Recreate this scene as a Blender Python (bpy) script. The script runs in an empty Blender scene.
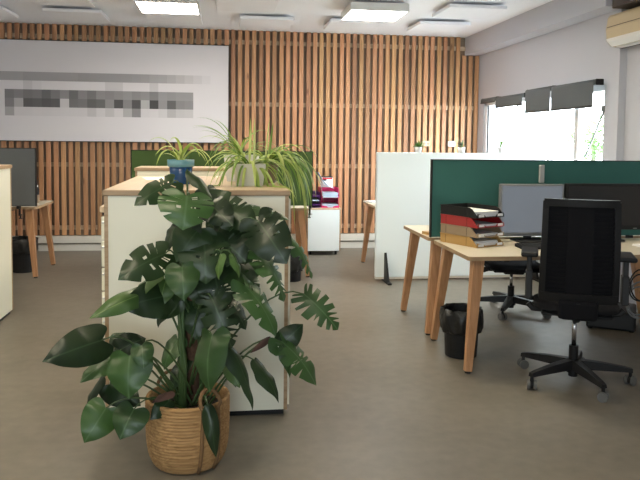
import bpy, bmesh, math, random
from mathutils import Vector, Matrix
random.seed(11)
scene = bpy.context.scene
COL = scene.collection
R = math.radians
PI = math.pi

# ------------------------------------------------------------------ camera, world, exposure
FOC = 690.0                       # focal length in pixels of a 640 px wide frame
cam_d = bpy.data.cameras.new('camera')
cam = bpy.data.objects.new('camera', cam_d); COL.objects.link(cam)
cam_d.sensor_fit = 'HORIZONTAL'; cam_d.sensor_width = 36.0
cam_d.lens = FOC / 640.0 * 36.0
cam_d.clip_start = 0.05; cam_d.clip_end = 200
YAW, PITCH, ROLL = R(7.84), R(3.5), R(0.63)
fw = Vector((math.sin(YAW) * math.cos(PITCH), math.cos(YAW) * math.cos(PITCH), -math.sin(PITCH)))
r0 = Vector((math.cos(YAW), -math.sin(YAW), 0)); u0 = r0.cross(fw)
rr = r0 * math.cos(ROLL) + u0 * math.sin(ROLL); uu = u0 * math.cos(ROLL) - r0 * math.sin(ROLL)
mw = Matrix((rr, uu, -fw)).transposed().to_4x4(); mw.translation = (0, 0, 1.46)
cam.matrix_world = mw
cam_d.shift_y = -(240.0 - (141.0 + FOC * math.tan(PITCH))) / 640.0
scene.camera = cam

world = bpy.data.worlds.new('overcast_sky'); scene.world = world; world.use_nodes = True
wn = world.node_tree.nodes; wl = world.node_tree.links
bg = wn['Background']; bg.inputs['Color'].default_value = (0.86, 0.935, 1.0, 1); bg.inputs['Strength'].default_value = 13.5

scene.view_settings.view_transform = 'Standard'; scene.view_settings.look = 'None'
scene.view_settings.gamma = 1.0; scene.view_settings.use_curve_mapping = False
scene.view_settings.exposure = 0.98
scene.cycles.max_bounces = 10; scene.cycles.diffuse_bounces = 6; scene.cycles.transparent_max_bounces = 12
scene.cycles.sample_clamp_indirect = 4.0

def portal(name, loc, rot, sx, sy):
    d = bpy.data.lights.new(name, 'AREA'); d.shape = 'RECTANGLE'; d.size = sx; d.size_y = sy
    d.cycles.is_portal = True
    o = bpy.data.objects.new(name, d); COL.objects.link(o); o.location = loc; o.rotation_euler = rot
portal('window_portal', (3.62, 7.52, 1.5), (0, R(90), 0), 1.15, 3.1)
portal('added_window_portal', (-0.6, -2.62, 1.65), (R(90), 0, 0), 1.6, 1.3)  # portal for the added window behind the viewer

# ------------------------------------------------------------------ materials
def new_mat(name):
    m = bpy.data.materials.new(name); m.use_nodes = True
    return m, m.node_tree.nodes, m.node_tree.links, m.node_tree.nodes['Principled BSDF']

def plain(name, col, rough=0.5, metal=0.0, var=0.06, scale=6.0, bump=0.0, bscale=60.0, spec=0.5, emit=None, estr=0.0, rnd=0.0):
    m, n, l, p = new_mat(name)
    p.inputs['Roughness'].default_value = rough; p.inputs['Metallic'].default_value = metal
    p.inputs['Specular IOR Level'].default_value = spec
    tc = n.new('ShaderNodeTexCoord')
    no = n.new('ShaderNodeTexNoise'); no.inputs['Scale'].default_value = scale; no.inputs['Detail'].default_value = 4
    l.new(tc.outputs['Object'], no.inputs['Vector'])
    mx = n.new('ShaderNodeMix'); mx.data_type = 'RGBA'
    mx.inputs[6].default_value = tuple(c * (1 - var) for c in col) + (1,)
    mx.inputs[7].default_value = tuple(min(1, c * (1 + var)) for c in col) + (1,)
    l.new(no.outputs['Fac'], mx.inputs[0])
    src = mx.outputs[2]
    if rnd:
        oi = n.new('ShaderNodeObjectInfo'); hs = n.new('ShaderNodeHueSaturation')
        mr = n.new('ShaderNodeMapRange'); mr.inputs['To Min'].default_value = 1 - rnd; mr.inputs['To Max'].default_value = 1 + rnd
        l.new(oi.outputs['Random'], mr.inputs['Value']); l.new(mr.outputs['Result'], hs.inputs['Value'])
        l.new(src, hs.inputs['Color']); src = hs.outputs['Color']
    l.new(src, p.inputs['Base Color'])
    if bump:
        n2 = n.new('ShaderNodeTexNoise'); n2.inputs['Scale'].default_value = bscale; n2.inputs['Detail'].default_value = 3
        l.new(tc.outputs['Object'], n2.inputs['Vector'])
        b = n.new('ShaderNodeBump'); b.inputs['Strength'].default_value = bump; b.inputs['Distance'].default_value = 0.01
        l.new(n2.outputs['Fac'], b.inputs['Height']); l.new(b.outputs['Normal'], p.inputs['Normal'])
    if emit:
        p.inputs['Emission Color'].default_value = tuple(emit) + (1,); p.inputs['Emission Strength'].default_value = estr
    return m

def wood(name, light, dark, axis='Z', rough=0.5, gs=26.0, rnd=0.25, knots=False, hue=0.0):
    m, n, l, p = new_mat(name)
    p.inputs['Roughness'].default_value = rough
    tc = n.new('ShaderNodeTexCoord'); mp = n.new('ShaderNodeMapping')
    sc = {'X': (gs * .05, gs, gs), 'Y': (gs, gs * .05, gs), 'Z': (gs, gs, gs * .05)}[axis]
    mp.inputs['Scale'].default_value = sc
    oi = n.new('ShaderNodeObjectInfo')
    ad = n.new('ShaderNodeVectorMath'); ad.operation = 'MULTIPLY_ADD'
    cm = n.new('ShaderNodeCombineXYZ')
    for k in range(3): l.new(oi.outputs['Random'], cm.inputs[k])
    ad.inputs[1].default_value = (37, 53, 71); l.new(cm.outputs[0], ad.inputs[0]); l.new(tc.outputs['Object'], ad.inputs[2])
    l.new(ad.outputs[0], mp.inputs['Vector'])
    no = n.new('ShaderNodeTexNoise'); no.inputs['Scale'].default_value = 1.6; no.inputs['Detail'].default_value = 6; no.inputs['Distortion'].default_value = 0.6
    l.new(mp.outputs[0], no.inputs['Vector'])
    cr = n.new('ShaderNodeValToRGB'); cr.color_ramp.elements[0].position = 0.32; cr.color_ramp.elements[1].position = 0.68
    cr.color_ramp.elements[0].color = tuple(dark) + (1,); cr.color_ramp.elements[1].color = tuple(light) + (1,)
    l.new(no.outputs['Fac'], cr.inputs[0])
    src = cr.outputs[0]
    if knots:
        m2 = n.new('ShaderNodeMapping'); m2.inputs['Scale'].default_value = (6, 6, 2.2); l.new(ad.outputs[0], m2.inputs['Vector'])
        vo = n.new('ShaderNodeTexVoronoi'); vo.inputs['Scale'].default_value = 1.0; l.new(m2.outputs[0], vo.inputs['Vector'])
        rp = n.new('ShaderNodeMapRange'); rp.inputs['From Min'].default_value = 0.05; rp.inputs['From Max'].default_value = 0.14
        rp.inputs['To Min'].default_value = 0.75; rp.inputs['To Max'].default_value = 0.0; l.new(vo.outputs['Distance'], rp.inputs['Value'])
        kx = n.new('ShaderNodeMix'); kx.data_type = 'RGBA'; kx.inputs[7].default_value = (dark[0] * .35, dark[1] * .28, dark[2] * .22, 1)
        l.new(rp.outputs[0], kx.inputs[0]); l.new(src, kx.inputs[6]); src = kx.outputs[2]
    hs = n.new('ShaderNodeHueSaturation')
    mr = n.new('ShaderNodeMapRange'); mr.inputs['To Min'].default_value = 1 - rnd; mr.inputs['To Max'].default_value = 1 + rnd
    l.new(oi.outputs['Random'], mr.inputs['Value']); l.new(mr.outputs['Result'], hs.inputs['Value'])
    if hue:
        w = n.new('ShaderNodeMath'); w.operation = 'MULTIPLY'; w.inputs[1].default_value = 7.31; l.new(oi.outputs['Random'], w.inputs[0])
        fr = n.new('ShaderNodeMath'); fr.operation = 'FRACT'; l.new(w.outputs[0], fr.inputs[0])
        m3 = n.new('ShaderNodeMapRange'); m3.inputs['To Min'].default_value = 0.5 - hue; m3.inputs['To Max'].default_value = 0.5 + hue
        l.new(fr.outputs[0], m3.inputs['Value']); l.new(m3.outputs[0], hs.inputs['Hue'])
    l.new(src, hs.inputs['Color']); l.new(hs.outputs[0], p.inputs['Base Color'])
    return m

def leafmat(name, a, b, rough=0.40, trans=0.12, mid=(0.20, 0.30, 0.08)):
    m, n, l, p = new_mat(name)
    p.inputs['Roughness'].default_value = rough; p.inputs['Specular IOR Level'].default_value = 0.42
    tc = n.new('ShaderNodeTexCoord'); oi = n.new('ShaderNodeObjectInfo')
    no = n.new('ShaderNodeTexNoise'); no.inputs['Scale'].default_value = 3.0; l.new(tc.outputs['Object'], no.inputs['Vector'])
    ad = n.new('ShaderNodeMath'); ad.operation = 'ADD'; l.new(no.outputs['Fac'], ad.inputs[0])
    sb = n.new('ShaderNodeMath'); sb.operation = 'SUBTRACT'; sb.inputs[1].default_value = 0.5; l.new(oi.outputs['Random'], sb.inputs[0])
    l.new(sb.outputs[0], ad.inputs[1])
    mx = n.new('ShaderNodeMix'); mx.data_type = 'RGBA'; mx.inputs[6].default_value = tuple(a) + (1,); mx.inputs[7].default_value = tuple(b) + (1,)
    l.new(ad.outputs[0], mx.inputs[0])
    sp = n.new('ShaderNodeSeparateXYZ'); l.new(tc.outputs['Object'], sp.inputs[0])
    ab = n.new('ShaderNodeMath'); ab.operation = 'ABSOLUTE'; l.new(sp.outputs['Y'], ab.inputs[0])
    mr = n.new('ShaderNodeMapRange'); mr.inputs['From Min'].default_value = 0.008; mr.inputs['From Max'].default_value = 0.028
    mr.inputs['To Min'].default_value = 0.55; mr.inputs['To Max'].default_value = 0.0; l.new(ab.outputs[0], mr.inputs['Value'])
    m2 = n.new('ShaderNodeMix'); m2.data_type = 'RGBA'; m2.inputs[7].default_value = tuple(mid) + (1,)
    l.new(mr.outputs[0], m2.inputs[0]); l.new(mx.outputs[2], m2.inputs[6]); l.new(m2.outputs[2], p.inputs['Base Color'])
    tr = n.new('ShaderNodeBsdfTranslucent'); l.new(m2.outputs[2], tr.inputs['Color'])
    ms = n.new('ShaderNodeMixShader'); ms.inputs[0].default_value = trans
    out = n['Material Output']; l.new(p.outputs[0], ms.inputs[1]); l.new(tr.outputs[0], ms.inputs[2]); l.new(ms.outputs[0], out.inputs['Surface'])
    return m

def glassmat(name):
    m = bpy.data.materials.new(name); m.use_nodes = True; n = m.node_tree.nodes; l = m.node_tree.links
    n.remove(n['Principled BSDF'])
    t = n.new('ShaderNodeBsdfTransparent'); t.inputs[0].default_value = (0.95, 0.97, 0.96, 1)
    g = n.new('ShaderNodeBsdfGlossy'); g.inputs['Roughness'].default_value = 0.02
    f = n.new('ShaderNodeLayerWeight'); f.inputs['Blend'].default_value = 0.5
    pw = n.new('ShaderNodeMath'); pw.operation = 'POWER'; pw.inputs[1].default_value = 5.0; l.new(f.outputs['Facing'], pw.inputs[0])
    ml = n.new('ShaderNodeMath'); ml.operation = 'MULTIPLY_ADD'; ml.inputs[1].default_value = 0.4; ml.inputs[2].default_value = 0.03; l.new(pw.outputs[0], ml.inputs[0])
    x = n.new('ShaderNodeMixShader'); l.new(ml.outputs[0], x.inputs[0]); l.new(t.outputs[0], x.inputs[1]); l.new(g.outputs[0], x.inputs[2])
    l.new(x.outputs[0], n['Material Output'].inputs['Surface'])
    return m

def floormat():
    m, n, l, p = new_mat('vinyl_floor')
    tc = n.new('ShaderNodeTexCoord')
    a = n.new('ShaderNodeTexNoise'); a.inputs['Scale'].default_value = 0.9; a.inputs['Detail'].default_value = 5; a.inputs['Roughness'].default_value = 0.6
    b = n.new('ShaderNodeTexNoise'); b.inputs['Scale'].default_value = 14; b.inputs['Detail'].default_value = 6
    l.new(tc.outputs['Object'], a.inputs['Vector']); l.new(tc.outputs['Object'], b.inputs['Vector'])
    ma = n.new('ShaderNodeMath'); ma.operation = 'MULTIPLY_ADD'; ma.inputs[1].default_value = 0.45
    l.new(b.outputs['Fac'], ma.inputs[0]); l.new(a.outputs['Fac'], ma.inputs[2])
    cr = n.new('ShaderNodeValToRGB'); cr.color_ramp.elements[0].position = 0.5; cr.color_ramp.elements[1].position = 0.95
    cr.color_ramp.elements[0].color = (0.128, 0.112, 0.088, 1); cr.color_ramp.elements[1].color = (0.198, 0.174, 0.139, 1)
    l.new(ma.outputs[0], cr.inputs[0]); l.new(cr.outputs[0], p.inputs['Base Color'])
    p.inputs['Roughness'].default_value = 0.42; p.inputs['Specular IOR Level'].default_value = 0.4
    return m

def printmat():
    m, n, l, p = new_mat('sign_print')
    a = n.new('ShaderNodeAttribute'); a.attribute_name = 'ink'; l.new(a.outputs['Color'], p.inputs['Base Color'])
    p.inputs['Roughness'].default_value = 0.5
    return m

M = dict(
    floor=floormat(),
    ceiling=plain('ceiling_paint', (0.92, 0.94, 0.99), 0.8, var=0.02, scale=2),
    wall=plain('wall_paint', (0.53, 0.535, 0.585), 0.75, var=0.02, scale=2, bump=0.05, bscale=90),
    backing=plain('dark_wall_behind_slats', (0.23, 0.165, 0.12), 0.9),
    slat=wood('pine_slat', (0.49, 0.258, 0.126), (0.36, 0.174, 0.078), 'Z', 0.55, 26, 0.24, True, 0.008),
    batten=wood('pine_batten', (0.56, 0.43, 0.31), (0.46, 0.34, 0.23), 'X', 0.6),
    baseboard=plain('baseboard_paint', (0.66, 0.63, 0.56), 0.5, var=0.03),
    birch=wood('birch_edge', (0.42, 0.285, 0.165), (0.31, 0.20, 0.105), 'X', 0.45, 30, 0.06),
    birch_top=wood('birch_top', (0.62, 0.48, 0.33), (0.53, 0.39, 0.25), 'Y', 0.42, 18, 0.05),
    oak_leg=wood('beech_leg', (0.52, 0.275, 0.135), (0.37, 0.18, 0.08), 'Z', 0.45, 30, 0.10),
    desk_top=plain('pale_laminate', (0.60, 0.55, 0.44), 0.4, var=0.02),
    white=plain('white_laminate', (0.76, 0.735, 0.61), 0.42, var=0.015, scale=2),
    partition=plain('white_partition_laminate', (0.84, 0.905, 0.92), 0.45, var=0.015, scale=2),
    white_plastic=plain('white_plastic', (0.76, 0.75, 0.72), 0.4),
    pvc=plain('white_window_frame', (0.74, 0.73, 0.74), 0.35),
    cream=plain('aged_cream_plastic', (0.55, 0.44, 0.28), 0.45, var=0.05),
    brown=plain('dark_brown_paint', (0.05, 0.035, 0.028), 0.6),
    grey_felt=plain('grey_felt', (0.13, 0.14, 0.145), 0.95, bump=0.2, bscale=250),
    green_felt=plain('moss_green_felt', (0.06, 0.11, 0.03), 0.95, bump=0.2, bscale=250),
    teal_felt=plain('dark_teal_felt', (0.032, 0.125, 0.108), 0.95, bump=0.2, bscale=250),
    black=plain('black_plastic', (0.010, 0.010, 0.011), 0.5, spec=0.3),
    black_fabric=plain('black_fabric', (0.008, 0.008, 0.010), 0.95, spec=0.2, bump=0.25, bscale=300),
    dark_grey=plain('dark_grey_plastic', (0.020, 0.020, 0.021), 0.5, spec=0.35),
    bag=plain('black_bin_bag', (0.010, 0.010, 0.010), 0.42, bump=0.6, bscale=40),
    chrome=plain('chrome', (0.55, 0.55, 0.56), 0.18, metal=1.0, var=0.0),
    steel=plain('brushed_steel', (0.55, 0.55, 0.53), 0.35, metal=0.7, var=0.03),
    silver=plain('silver_plastic', (0.20, 0.205, 0.21), 0.4),
    tread=plain('grey_caster_tread', (0.11, 0.11, 0.105), 0.6),
    blind=plain('grey_blind_fabric', (0.10, 0.11, 0.115), 0.85, bump=0.15, bscale=300),
    glass=glassmat('window_glass'),
    sign=plain('pale_lilac_sign', (0.68, 0.65, 0.67), 0.55, var=0.01),
    ink=printmat(),
    lamp=plain('lamp_diffuser', (0.9, 0.9, 0.88), 0.5, emit=(1.0, 0.95, 0.88), estr=17.0),
    added_lamp_warm=plain('added_lamp_diffuser', (0.9, 0.9, 0.86), 0.5, emit=(1.0, 0.87, 0.64), estr=17.0),  # glow of the added lamps out of view
    panel=plain('acoustic_panel_felt', (0.90, 0.91, 0.95), 0.9, var=0.02),
    screen_reflect=plain('screen_reflection_glow', (0.10, 0.11, 0.13), 0.22, emit=(0.56, 0.64, 0.74), estr=0.10),  # faint glow stands in for daylight reflected on the switched-off screen
    screen_off=plain('dark_screen', (0.012, 0.012, 0.013), 0.25),
    red=plain('red_plastic', (0.36, 0.018, 0.02), 0.4),
    taupe=plain('taupe_plastic', (0.30, 0.22, 0.14), 0.45),
    ochre=plain('ochre_plastic', (0.46, 0.27, 0.085), 0.45),
    magenta=plain('magenta_plastic', (0.62, 0.015, 0.13), 0.35),
    purple=plain('dark_purple_plastic', (0.09, 0.02, 0.15), 0.35),
    paper=plain('white_paper', (0.80, 0.80, 0.80), 0.7, var=0.02),
    blue_paper=plain('pale_blue_paper', (0.50, 0.62, 0.78), 0.7, var=0.02),
    red_print=plain('red_print', (0.5, 0.03, 0.04), 0.5),
    basket=wood('seagrass', (0.48, 0.285, 0.12), (0.26, 0.14, 0.05), 'X', 0.8, 46, 0.04),
    rope=plain('dark_seagrass_rope', (0.19, 0.105, 0.045), 0.85, var=0.3, scale=80),
    soil=plain('soil', (0.018, 0.012, 0.008), 0.95, bump=0.6, bscale=60),
    moss=plain('coir_pole', (0.085, 0.042, 0.022), 0.95, var=0.35, scale=60, bump=0.8, bscale=90),
    stem=plain('green_stem', (0.045, 0.085, 0.025), 0.5, var=0.25, scale=8),
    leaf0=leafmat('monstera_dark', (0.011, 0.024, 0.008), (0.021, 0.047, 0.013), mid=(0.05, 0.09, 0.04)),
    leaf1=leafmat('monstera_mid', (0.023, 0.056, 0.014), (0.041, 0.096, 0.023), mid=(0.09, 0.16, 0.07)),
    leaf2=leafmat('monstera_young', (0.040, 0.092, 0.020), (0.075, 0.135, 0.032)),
    dried=plain('dried_leaf', (0.06, 0.025, 0.018), 0.8),
    spider=leafmat('spider_leaf', (0.28, 0.40, 0.07), (0.48, 0.56, 0.16), 0.45, 0.3, (0.62, 0.64, 0.32)),
    spider_dark=leafmat('spider_leaf_green', (0.10, 0.21, 0.03), (0.20, 0.32, 0.06), 0.45, 0.25, (0.34, 0.40, 0.14)),
    blue_pot=plain('cobalt_glaze', (0.012, 0.06, 0.17), 0.2),
    blue_rim=plain('pale_blue_glaze', (0.13, 0.30, 0.36), 0.25),
    grey_pot=plain('pale_grey_plastic_pot', (0.55, 0.54, 0.44), 0.4),
    ground=plain('pale_concrete', (0.62, 0.61, 0.59), 0.8),
    tree=leafmat('tree_leaf', (0.05, 0.12, 0.03), (0.12, 0.24, 0.06), 0.5, 0.3),
    bark=plain('bark', (0.06, 0.045, 0.03), 0.9),
    succulent=leafmat('succulent_leaf', (0.04, 0.13, 0.02), (0.08, 0.2, 0.03)),
    grey_plant=leafmat('grey_plant_leaf', (0.12, 0.15, 0.12), (0.22, 0.24, 0.2)),
)

# ------------------------------------------------------------------ mesh helpers
class MB:
    def __init__(self): self.v = []; self.f = []
    def add(self, vs, fs):
        o = len(self.v); self.v += [tuple(p) for p in vs]; self.f += [tuple(o + i for i in q) for q in fs]; return self
    def box(self, c, s, rz=0.0, rot=None):
        x, y, z = (k / 2 for k in s)
        vs = [Vector((a, b, d)) for d in (-z, z) for b in (-y, y) for a in (-x, x)]
        mt = rot if rot else Matrix.Rotation(rz, 3, 'Z')
        vs = [mt @ p + Vector(c) for p in vs]
        return self.add(vs, [(0, 2, 3, 1), (4, 5, 7, 6), (0, 1, 5, 4), (2, 6, 7, 3), (0, 4, 6, 2), (1, 3, 7, 5)])
    def span(self, x0, x1, y0, y1, z0, z1):
        return self.box(((x0 + x1) / 2, (y0 + y1) / 2, (z0 + z1) / 2), (x1 - x0, y1 - y0, z1 - z0))
    def rbox(self, c, s, r=0.01, seg=2, rz=0.0, rot=None):
        bm = bmesh.new(); bmesh.ops.create_cube(bm, size=1)
        bmesh.ops.scale(bm, vec=Vector(s), verts=bm.verts)
        bmesh.ops.bevel(bm, geom=bm.edges[:], offset=min(r, min(s) * .49), segments=seg, affect='EDGES', profile=0.5)
        mt = rot if rot else Matrix.Rotation(rz, 3, 'Z')
        bm.verts.index_update()
        vs = [mt @ v.co + Vector(c) for v in bm.verts]; fs = [[q.index for q in f.verts] for f in bm.faces]; bm.free()
        return self.add(vs, fs)
    def tube(self, pts, rad, n=8, cap=True):
        pts = [Vector(p) for p in pts]
        if not isinstance(rad, (list, tuple)): rad = [rad] * len(pts)
        vs = []; fs = []; up = None
        for i, p in enumerate(pts):
            t = (pts[min(i + 1, len(pts) - 1)] - pts[max(i - 1, 0)]).normalized()
            if up is None:
                up = Vector((0, 0, 1)) if abs(t.z) < 0.9 else Vector((1, 0, 0))
            a = t.cross(up).normalized(); up = a.cross(t).normalized()
            for k in range(n):
                q = 2 * PI * k / n + PI / n
                vs.append(p + (a * math.cos(q) + up * math.sin(q)) * rad[i])
        for i in range(len(pts) - 1):
            for k in range(n):
                fs.append((i * n + k, i * n + (k + 1) % n, (i + 1) * n + (k + 1) % n, (i + 1) * n + k))
        if cap:
            fs.append(tuple(range(n))[::-1]); fs.append(tuple((len(pts) - 1) * n + k for k in range(n)))
        return self.add(vs, fs)
    def lathe(self, prof, n=24, c=(0, 0, 0), wob=None, squash=1.0):
        vs = []; fs = []
        for i, (r, z) in enumerate(prof):
            for k in range(n):
                q = 2 * PI * k / n; w = wob(q, i) if wob else 0
                vs.append((c[0] + (r + w) * math.cos(q), c[1] + (r + w) * math.sin(q) * squash, c[2] + z))
        for i in range(len(prof) - 1):
            for k in range(n):
                fs.append((i * n + k, i * n + (k + 1) % n, (i + 1) * n + (k + 1) % n, (i + 1) * n + k))
        if prof[0][0] > 0: fs.append(tuple(range(n))[::-1])
        if prof[-1][0] > 0: fs.append(tuple((len(prof) - 1) * n + k for k in range(n)))
        return self.add(vs, fs)
    def prism(self, poly, axis, a, b):
        n = len(poly); vs = []
        for d in (a, b):
            for p in poly:
                vs.append({'X': (d, p[0], p[1]), 'Y': (p[0], d, p[1]), 'Z': (p[0], p[1], d)}[axis])
        fs = [tuple(range(n)), tuple(range(2 * n - 1, n - 1, -1))] + [(i, i + n, (i + 1) % n + n, (i + 1) % n) for i in range(n)]
        return self.add(vs, fs)
    def mesh(self, name):
        me = bpy.data.meshes.new(name); me.from_pydata(self.v, [], self.f); me.update()
        bm = bmesh.new(); bm.from_mesh(me); bmesh.ops.recalc_face_normals(bm, faces=bm.faces); bm.to_mesh(me); bm.free()
        return me
    def build(self, name, mat, parent=None, smooth=False, loc=None):
        me = self.mesh(name); return obj(name, me, mat, parent, smooth, loc)

def obj(name, me, mat, parent=None, smooth=False, loc=None):
    if mat and not me.materials: me.materials.append(M[mat])
    if smooth:
        for p in me.polygons: p.use_smooth = True
    o = bpy.data.objects.new(name, me); COL.objects.link(o)
    if parent: o.parent = parent
    if loc: o.location = loc
    return o
def smooth_by_angle(o, a=35):
    me = o.data
    for p in me.polygons: p.use_smooth = True
    try: me.set_sharp_from_angle(angle=R(a))
    except Exception: pass
    return o
def tag(o, label, cat, group=None):
    o['label'] = label; o['category'] = cat
    if group: o['group'] = group
    return o
def thing(name, label, cat, loc=(0, 0, 0), rz=0.0, group=None):
    o = bpy.data.objects.new(name, None); COL.objects.link(o); o.empty_display_size = 0.1
    o.location = loc; o.rotation_euler = (0, 0, rz)
    return tag(o, label, cat, group)
def struct(o, label=None):
    o['kind'] = 'structure'
    if label: o['label'] = label
    return o
def root(name, loc=(0, 0, 0)):
    o = bpy.data.objects.new(name, None); COL.objects.link(o); o.location = loc; o.empty_display_size = 0.1
    return o

# ================================================================== THE SETTING
YB = 9.31; XR = 3.49; XR2 = 3.56; ZC = 2.91; XL = -4.2; YF = -2.5
struct(MB().span(XL - .2, XR2 + .2, YF - .2, YB + .2, -0.2, 0).build('floor', 'floor'), 'smooth grey-beige vinyl floor')
struct(MB().span(XL - .2, XR2 + .2, YF - .2, YB + .2, ZC, ZC + .2).build('ceiling', 'ceiling'), 'white painted ceiling')
struct(MB().span(XL - .2, XL, YF, YB, 0, ZC).build('wall_left', 'wall'), 'plain painted side wall')
# back wall with pine slats on battens
wb = struct(MB().span(XL - .2, XR2 + .2, YB, YB + .2, 0, ZC).build('wall_back', 'backing'), 'dark wall clad in vertical pine slats')
for zc in (2.755, 1.94, 1.12, 0.30):
    MB().span(XL, XR - .002, YB - .032, YB + .001, zc - .027, zc + .027).build('batten', 'batten', wb)
sm = MB().rbox((0, 0, 0), (0.056, 0.026, 2.705), 0.003, 1).mesh('slat'); sm.materials.append(M['slat'])
x = XL + .05
while x < XR - .03:
    inb = x > 3.26
    o = bpy.data.objects.new('slat', sm); COL.objects.link(o); o.parent = wb
    o.location = (x + random.uniform(-.004, .004), 9.268 + random.uniform(-.002, .002), 0.203 + 2.705 / 2)
    if inb:
        o.scale.z = (2.66 - 0.203) / 2.705; o.location.z = (2.66 + .203) / 2
    x += 0.0905
struct(MB().span(XL, XR, 9.255, YB, 0.0, 0.086).build('baseboard_back', 'baseboard'), 'cream baseboard under the slatted wall')
t1 = root('trim_1'); struct(t1, 'cream cable trunking above the baseboard'); 
MB().rbox(((XL + XR) / 2, 9.27, 0.148), (XR - XL, 0.08, 0.092), 0.004, 1).build('trunking', 'baseboard', t1)
# right wall with a window opening, set back towards the camera
WY0, WY1, WZ0, WZ1 = 6.02, 9.06, 0.95, 2.02
w = MB()
w.span(XR, XR + .25, 5.80, YB, 0, WZ0).span(XR, XR + .25, 5.80, YB, WZ1, ZC).span(XR, XR + .25, 5.80, WY0, WZ0, WZ1).span(XR, XR + .25, WY1, YB, WZ0, WZ1)
w.span(XR2, XR2 + .18, YF, 5.80, 0, ZC)
struct(w.build('wall_right', 'wall'), 'pale lilac-grey painted window wall')
struct(MB().span(3.29, XR, 5.72, YB - .001, 2.665, ZC).build('trim_2', 'wall'), 'boxed-in beam along the top of the window wall')
# wall behind the viewer, with an unseen window added for light
w = MB(); RX0, RX1, RZ0, RZ1 = -1.4, 0.2, 1.0, 2.3
w.span(XL, XR2, YF - .2, YF, 0, RZ0).span(XL, XR2, YF - .2, YF, RZ1, ZC).span(XL, RX0, YF - .2, YF, RZ0, RZ1).span(RX1, XR2, YF - .2, YF, RZ0, RZ1)
struct(w.build('wall_front', 'wall'), 'painted wall with an added unseen window opposite the slats')
w2 = struct(root('added_window_2', ((RX0 + RX1) / 2, YF - .1, RZ0)))  # unseen window, added to light the room from behind the viewer
for i in range(5):
    xx = -.77 + i * .385
    MB().span(xx - .03, xx + .03, -.03, .03, 0, RZ1 - RZ0).build('mullion', 'pvc', w2)
for zz in (0.03, RZ1 - RZ0 - .03): MB().span(-.8, .8, -.03, .03, zz - .03, zz + .03).build('window_frame', 'pvc', w2)
for i in range(4): MB().span(-.74 + i * .385, -.74 + i * .385 + .325, -.003, .003, .06, RZ1 - RZ0 - .06).build('pane', 'glass', w2)
# the window in the right wall
w1 = struct(root('window_1', (XR + .06, 7.54, WZ0)), 'white framed window full of daylight')
oy = 7.54
def wy(y): return y - oy
hh = WZ1 - WZ0
for y0, y1 in ((WY0, WY0 + .05), (WY1 - .07, WY1)):
    MB().span(-.04, .04, wy(y0), wy(y1), 0, hh).build('frame_upright', 'pvc', w1)
for z0, z1 in ((0, .05), (hh - .06, hh)):
    MB().span(-.04, .04, wy(WY0), wy(WY1), z0, z1).build('frame_rail', 'pvc', w1)
MB().span(-.12, .05, wy(WY0) + .0, wy(WY1), -.001, .02).build('window_sill', 'pvc', w1)
for yc, hw in ((8.03, .02), (7.19, .018), (6.585, .04)):
    MB().span(-.035, .035, wy(yc) - hw, wy(yc) + hw, .05, hh - .06).build('mullion', 'pvc', w1)
MB().span(-.045, -.03, wy(8.93), wy(8.965), .05, hh - .06).build('gasket', 'dark_grey', w1)
ed = [WY0 + .05, 6.545, 6.625, 7.172, 7.208, 8.01, 8.05, WY1 - .07]
for i in range(0, 8, 2):
    MB().span(.005, .011, wy(ed[i]), wy(ed[i + 1]), .05, hh - .06).build('pane', 'glass', w1)
MB().tube([(-.06, wy(6.03), 1.77 - WZ0), (-.05, wy(6.36), 1.33 - WZ0)], .009, 6).build('window_stay', 'silver', w1)
MB().rbox((-.06, wy(6.04), 1.79 - WZ0), (.03, .05, .06), .006, 1).build('stay_bracket', 'silver', w1)
struct(MB().span(XR + .26, 40, -10, 60, -0.4, -0.2).build('ground', 'ground'), 'pale ground outside the window')

# ================================================================== SIGN ON THE SLATS
sg = thing('wall_sign', 'large pale lilac sign with two blurred grey lines of lettering on the slats', 'sign', (-1.63, 9.245, 1.424))
SX0, SX1 = -3.34, 0.04
def sx(v): return v + 1.63
MB().span(sx(SX0), sx(SX1), -.03, .003, 0, 1.266).build('panel', 'sign', sg)
fr = MB(); e = .008
fr.span(sx(SX0), sx(SX1), -.034, .003, -e, 0).span(sx(SX0), sx(SX1), -.034, .003, 1.266, 1.266 + e)
fr.span(sx(SX0) - e, sx(SX0), -.034, .003, -e, 1.266 + e).span(sx(SX1), sx(SX1) + e, -.034, .003, -e, 1.266 + e)
fr.build('frame', 'dark_grey', sg)
def letters(rows, name):
    vs = []; fs = []; cols = []
    for z0, z1, cells in rows:
        for (xa, xb, g) in cells:
            o = len(vs); vs += [(xa, -.0315, z0), (xb, -.0315, z0), (xb, -.0315, z1), (xa, -.0315, z1)]
            fs.append((o, o + 1, o + 2, o + 3)); k = (g / 186.0) ** 2.2
            cols.append((0.68 * k, 0.65 * k, 0.67 * k, 1))
    me = bpy.data.meshes.new(name); me.from_pydata(vs, [], fs)
    ca = me.color_attributes.new('ink', 'FLOAT_COLOR', 'CORNER')
    for p in me.polygons:
        for li in p.loop_indices: ca.data[li].color = cols[p.index]
    return obj(name, me, 'ink', sg)
BW = 0.1115; LX = sx(-2.758)
def row(vals, start=0): return [(LX + (start + i) * BW, LX + (start + i + 1) * BW, v) for i, v in enumerate(vals) if v]
zt = 1.266 - .395            # top of the first grey line
rows = [
    (zt - .111, zt, row([150, 148] + [140] * 6 + [134] * 6 + [130] * 4 + [130, 130, 132, 134, 140, 142, 150, 158, 166, 174, 181], -6)),
    (zt - .222, zt - .111, row([0, 0, 170, 180] + [0] * 7 + [172, 172, 0, 0, 0, 170])),
]
letters(rows, 'lettering')
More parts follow.
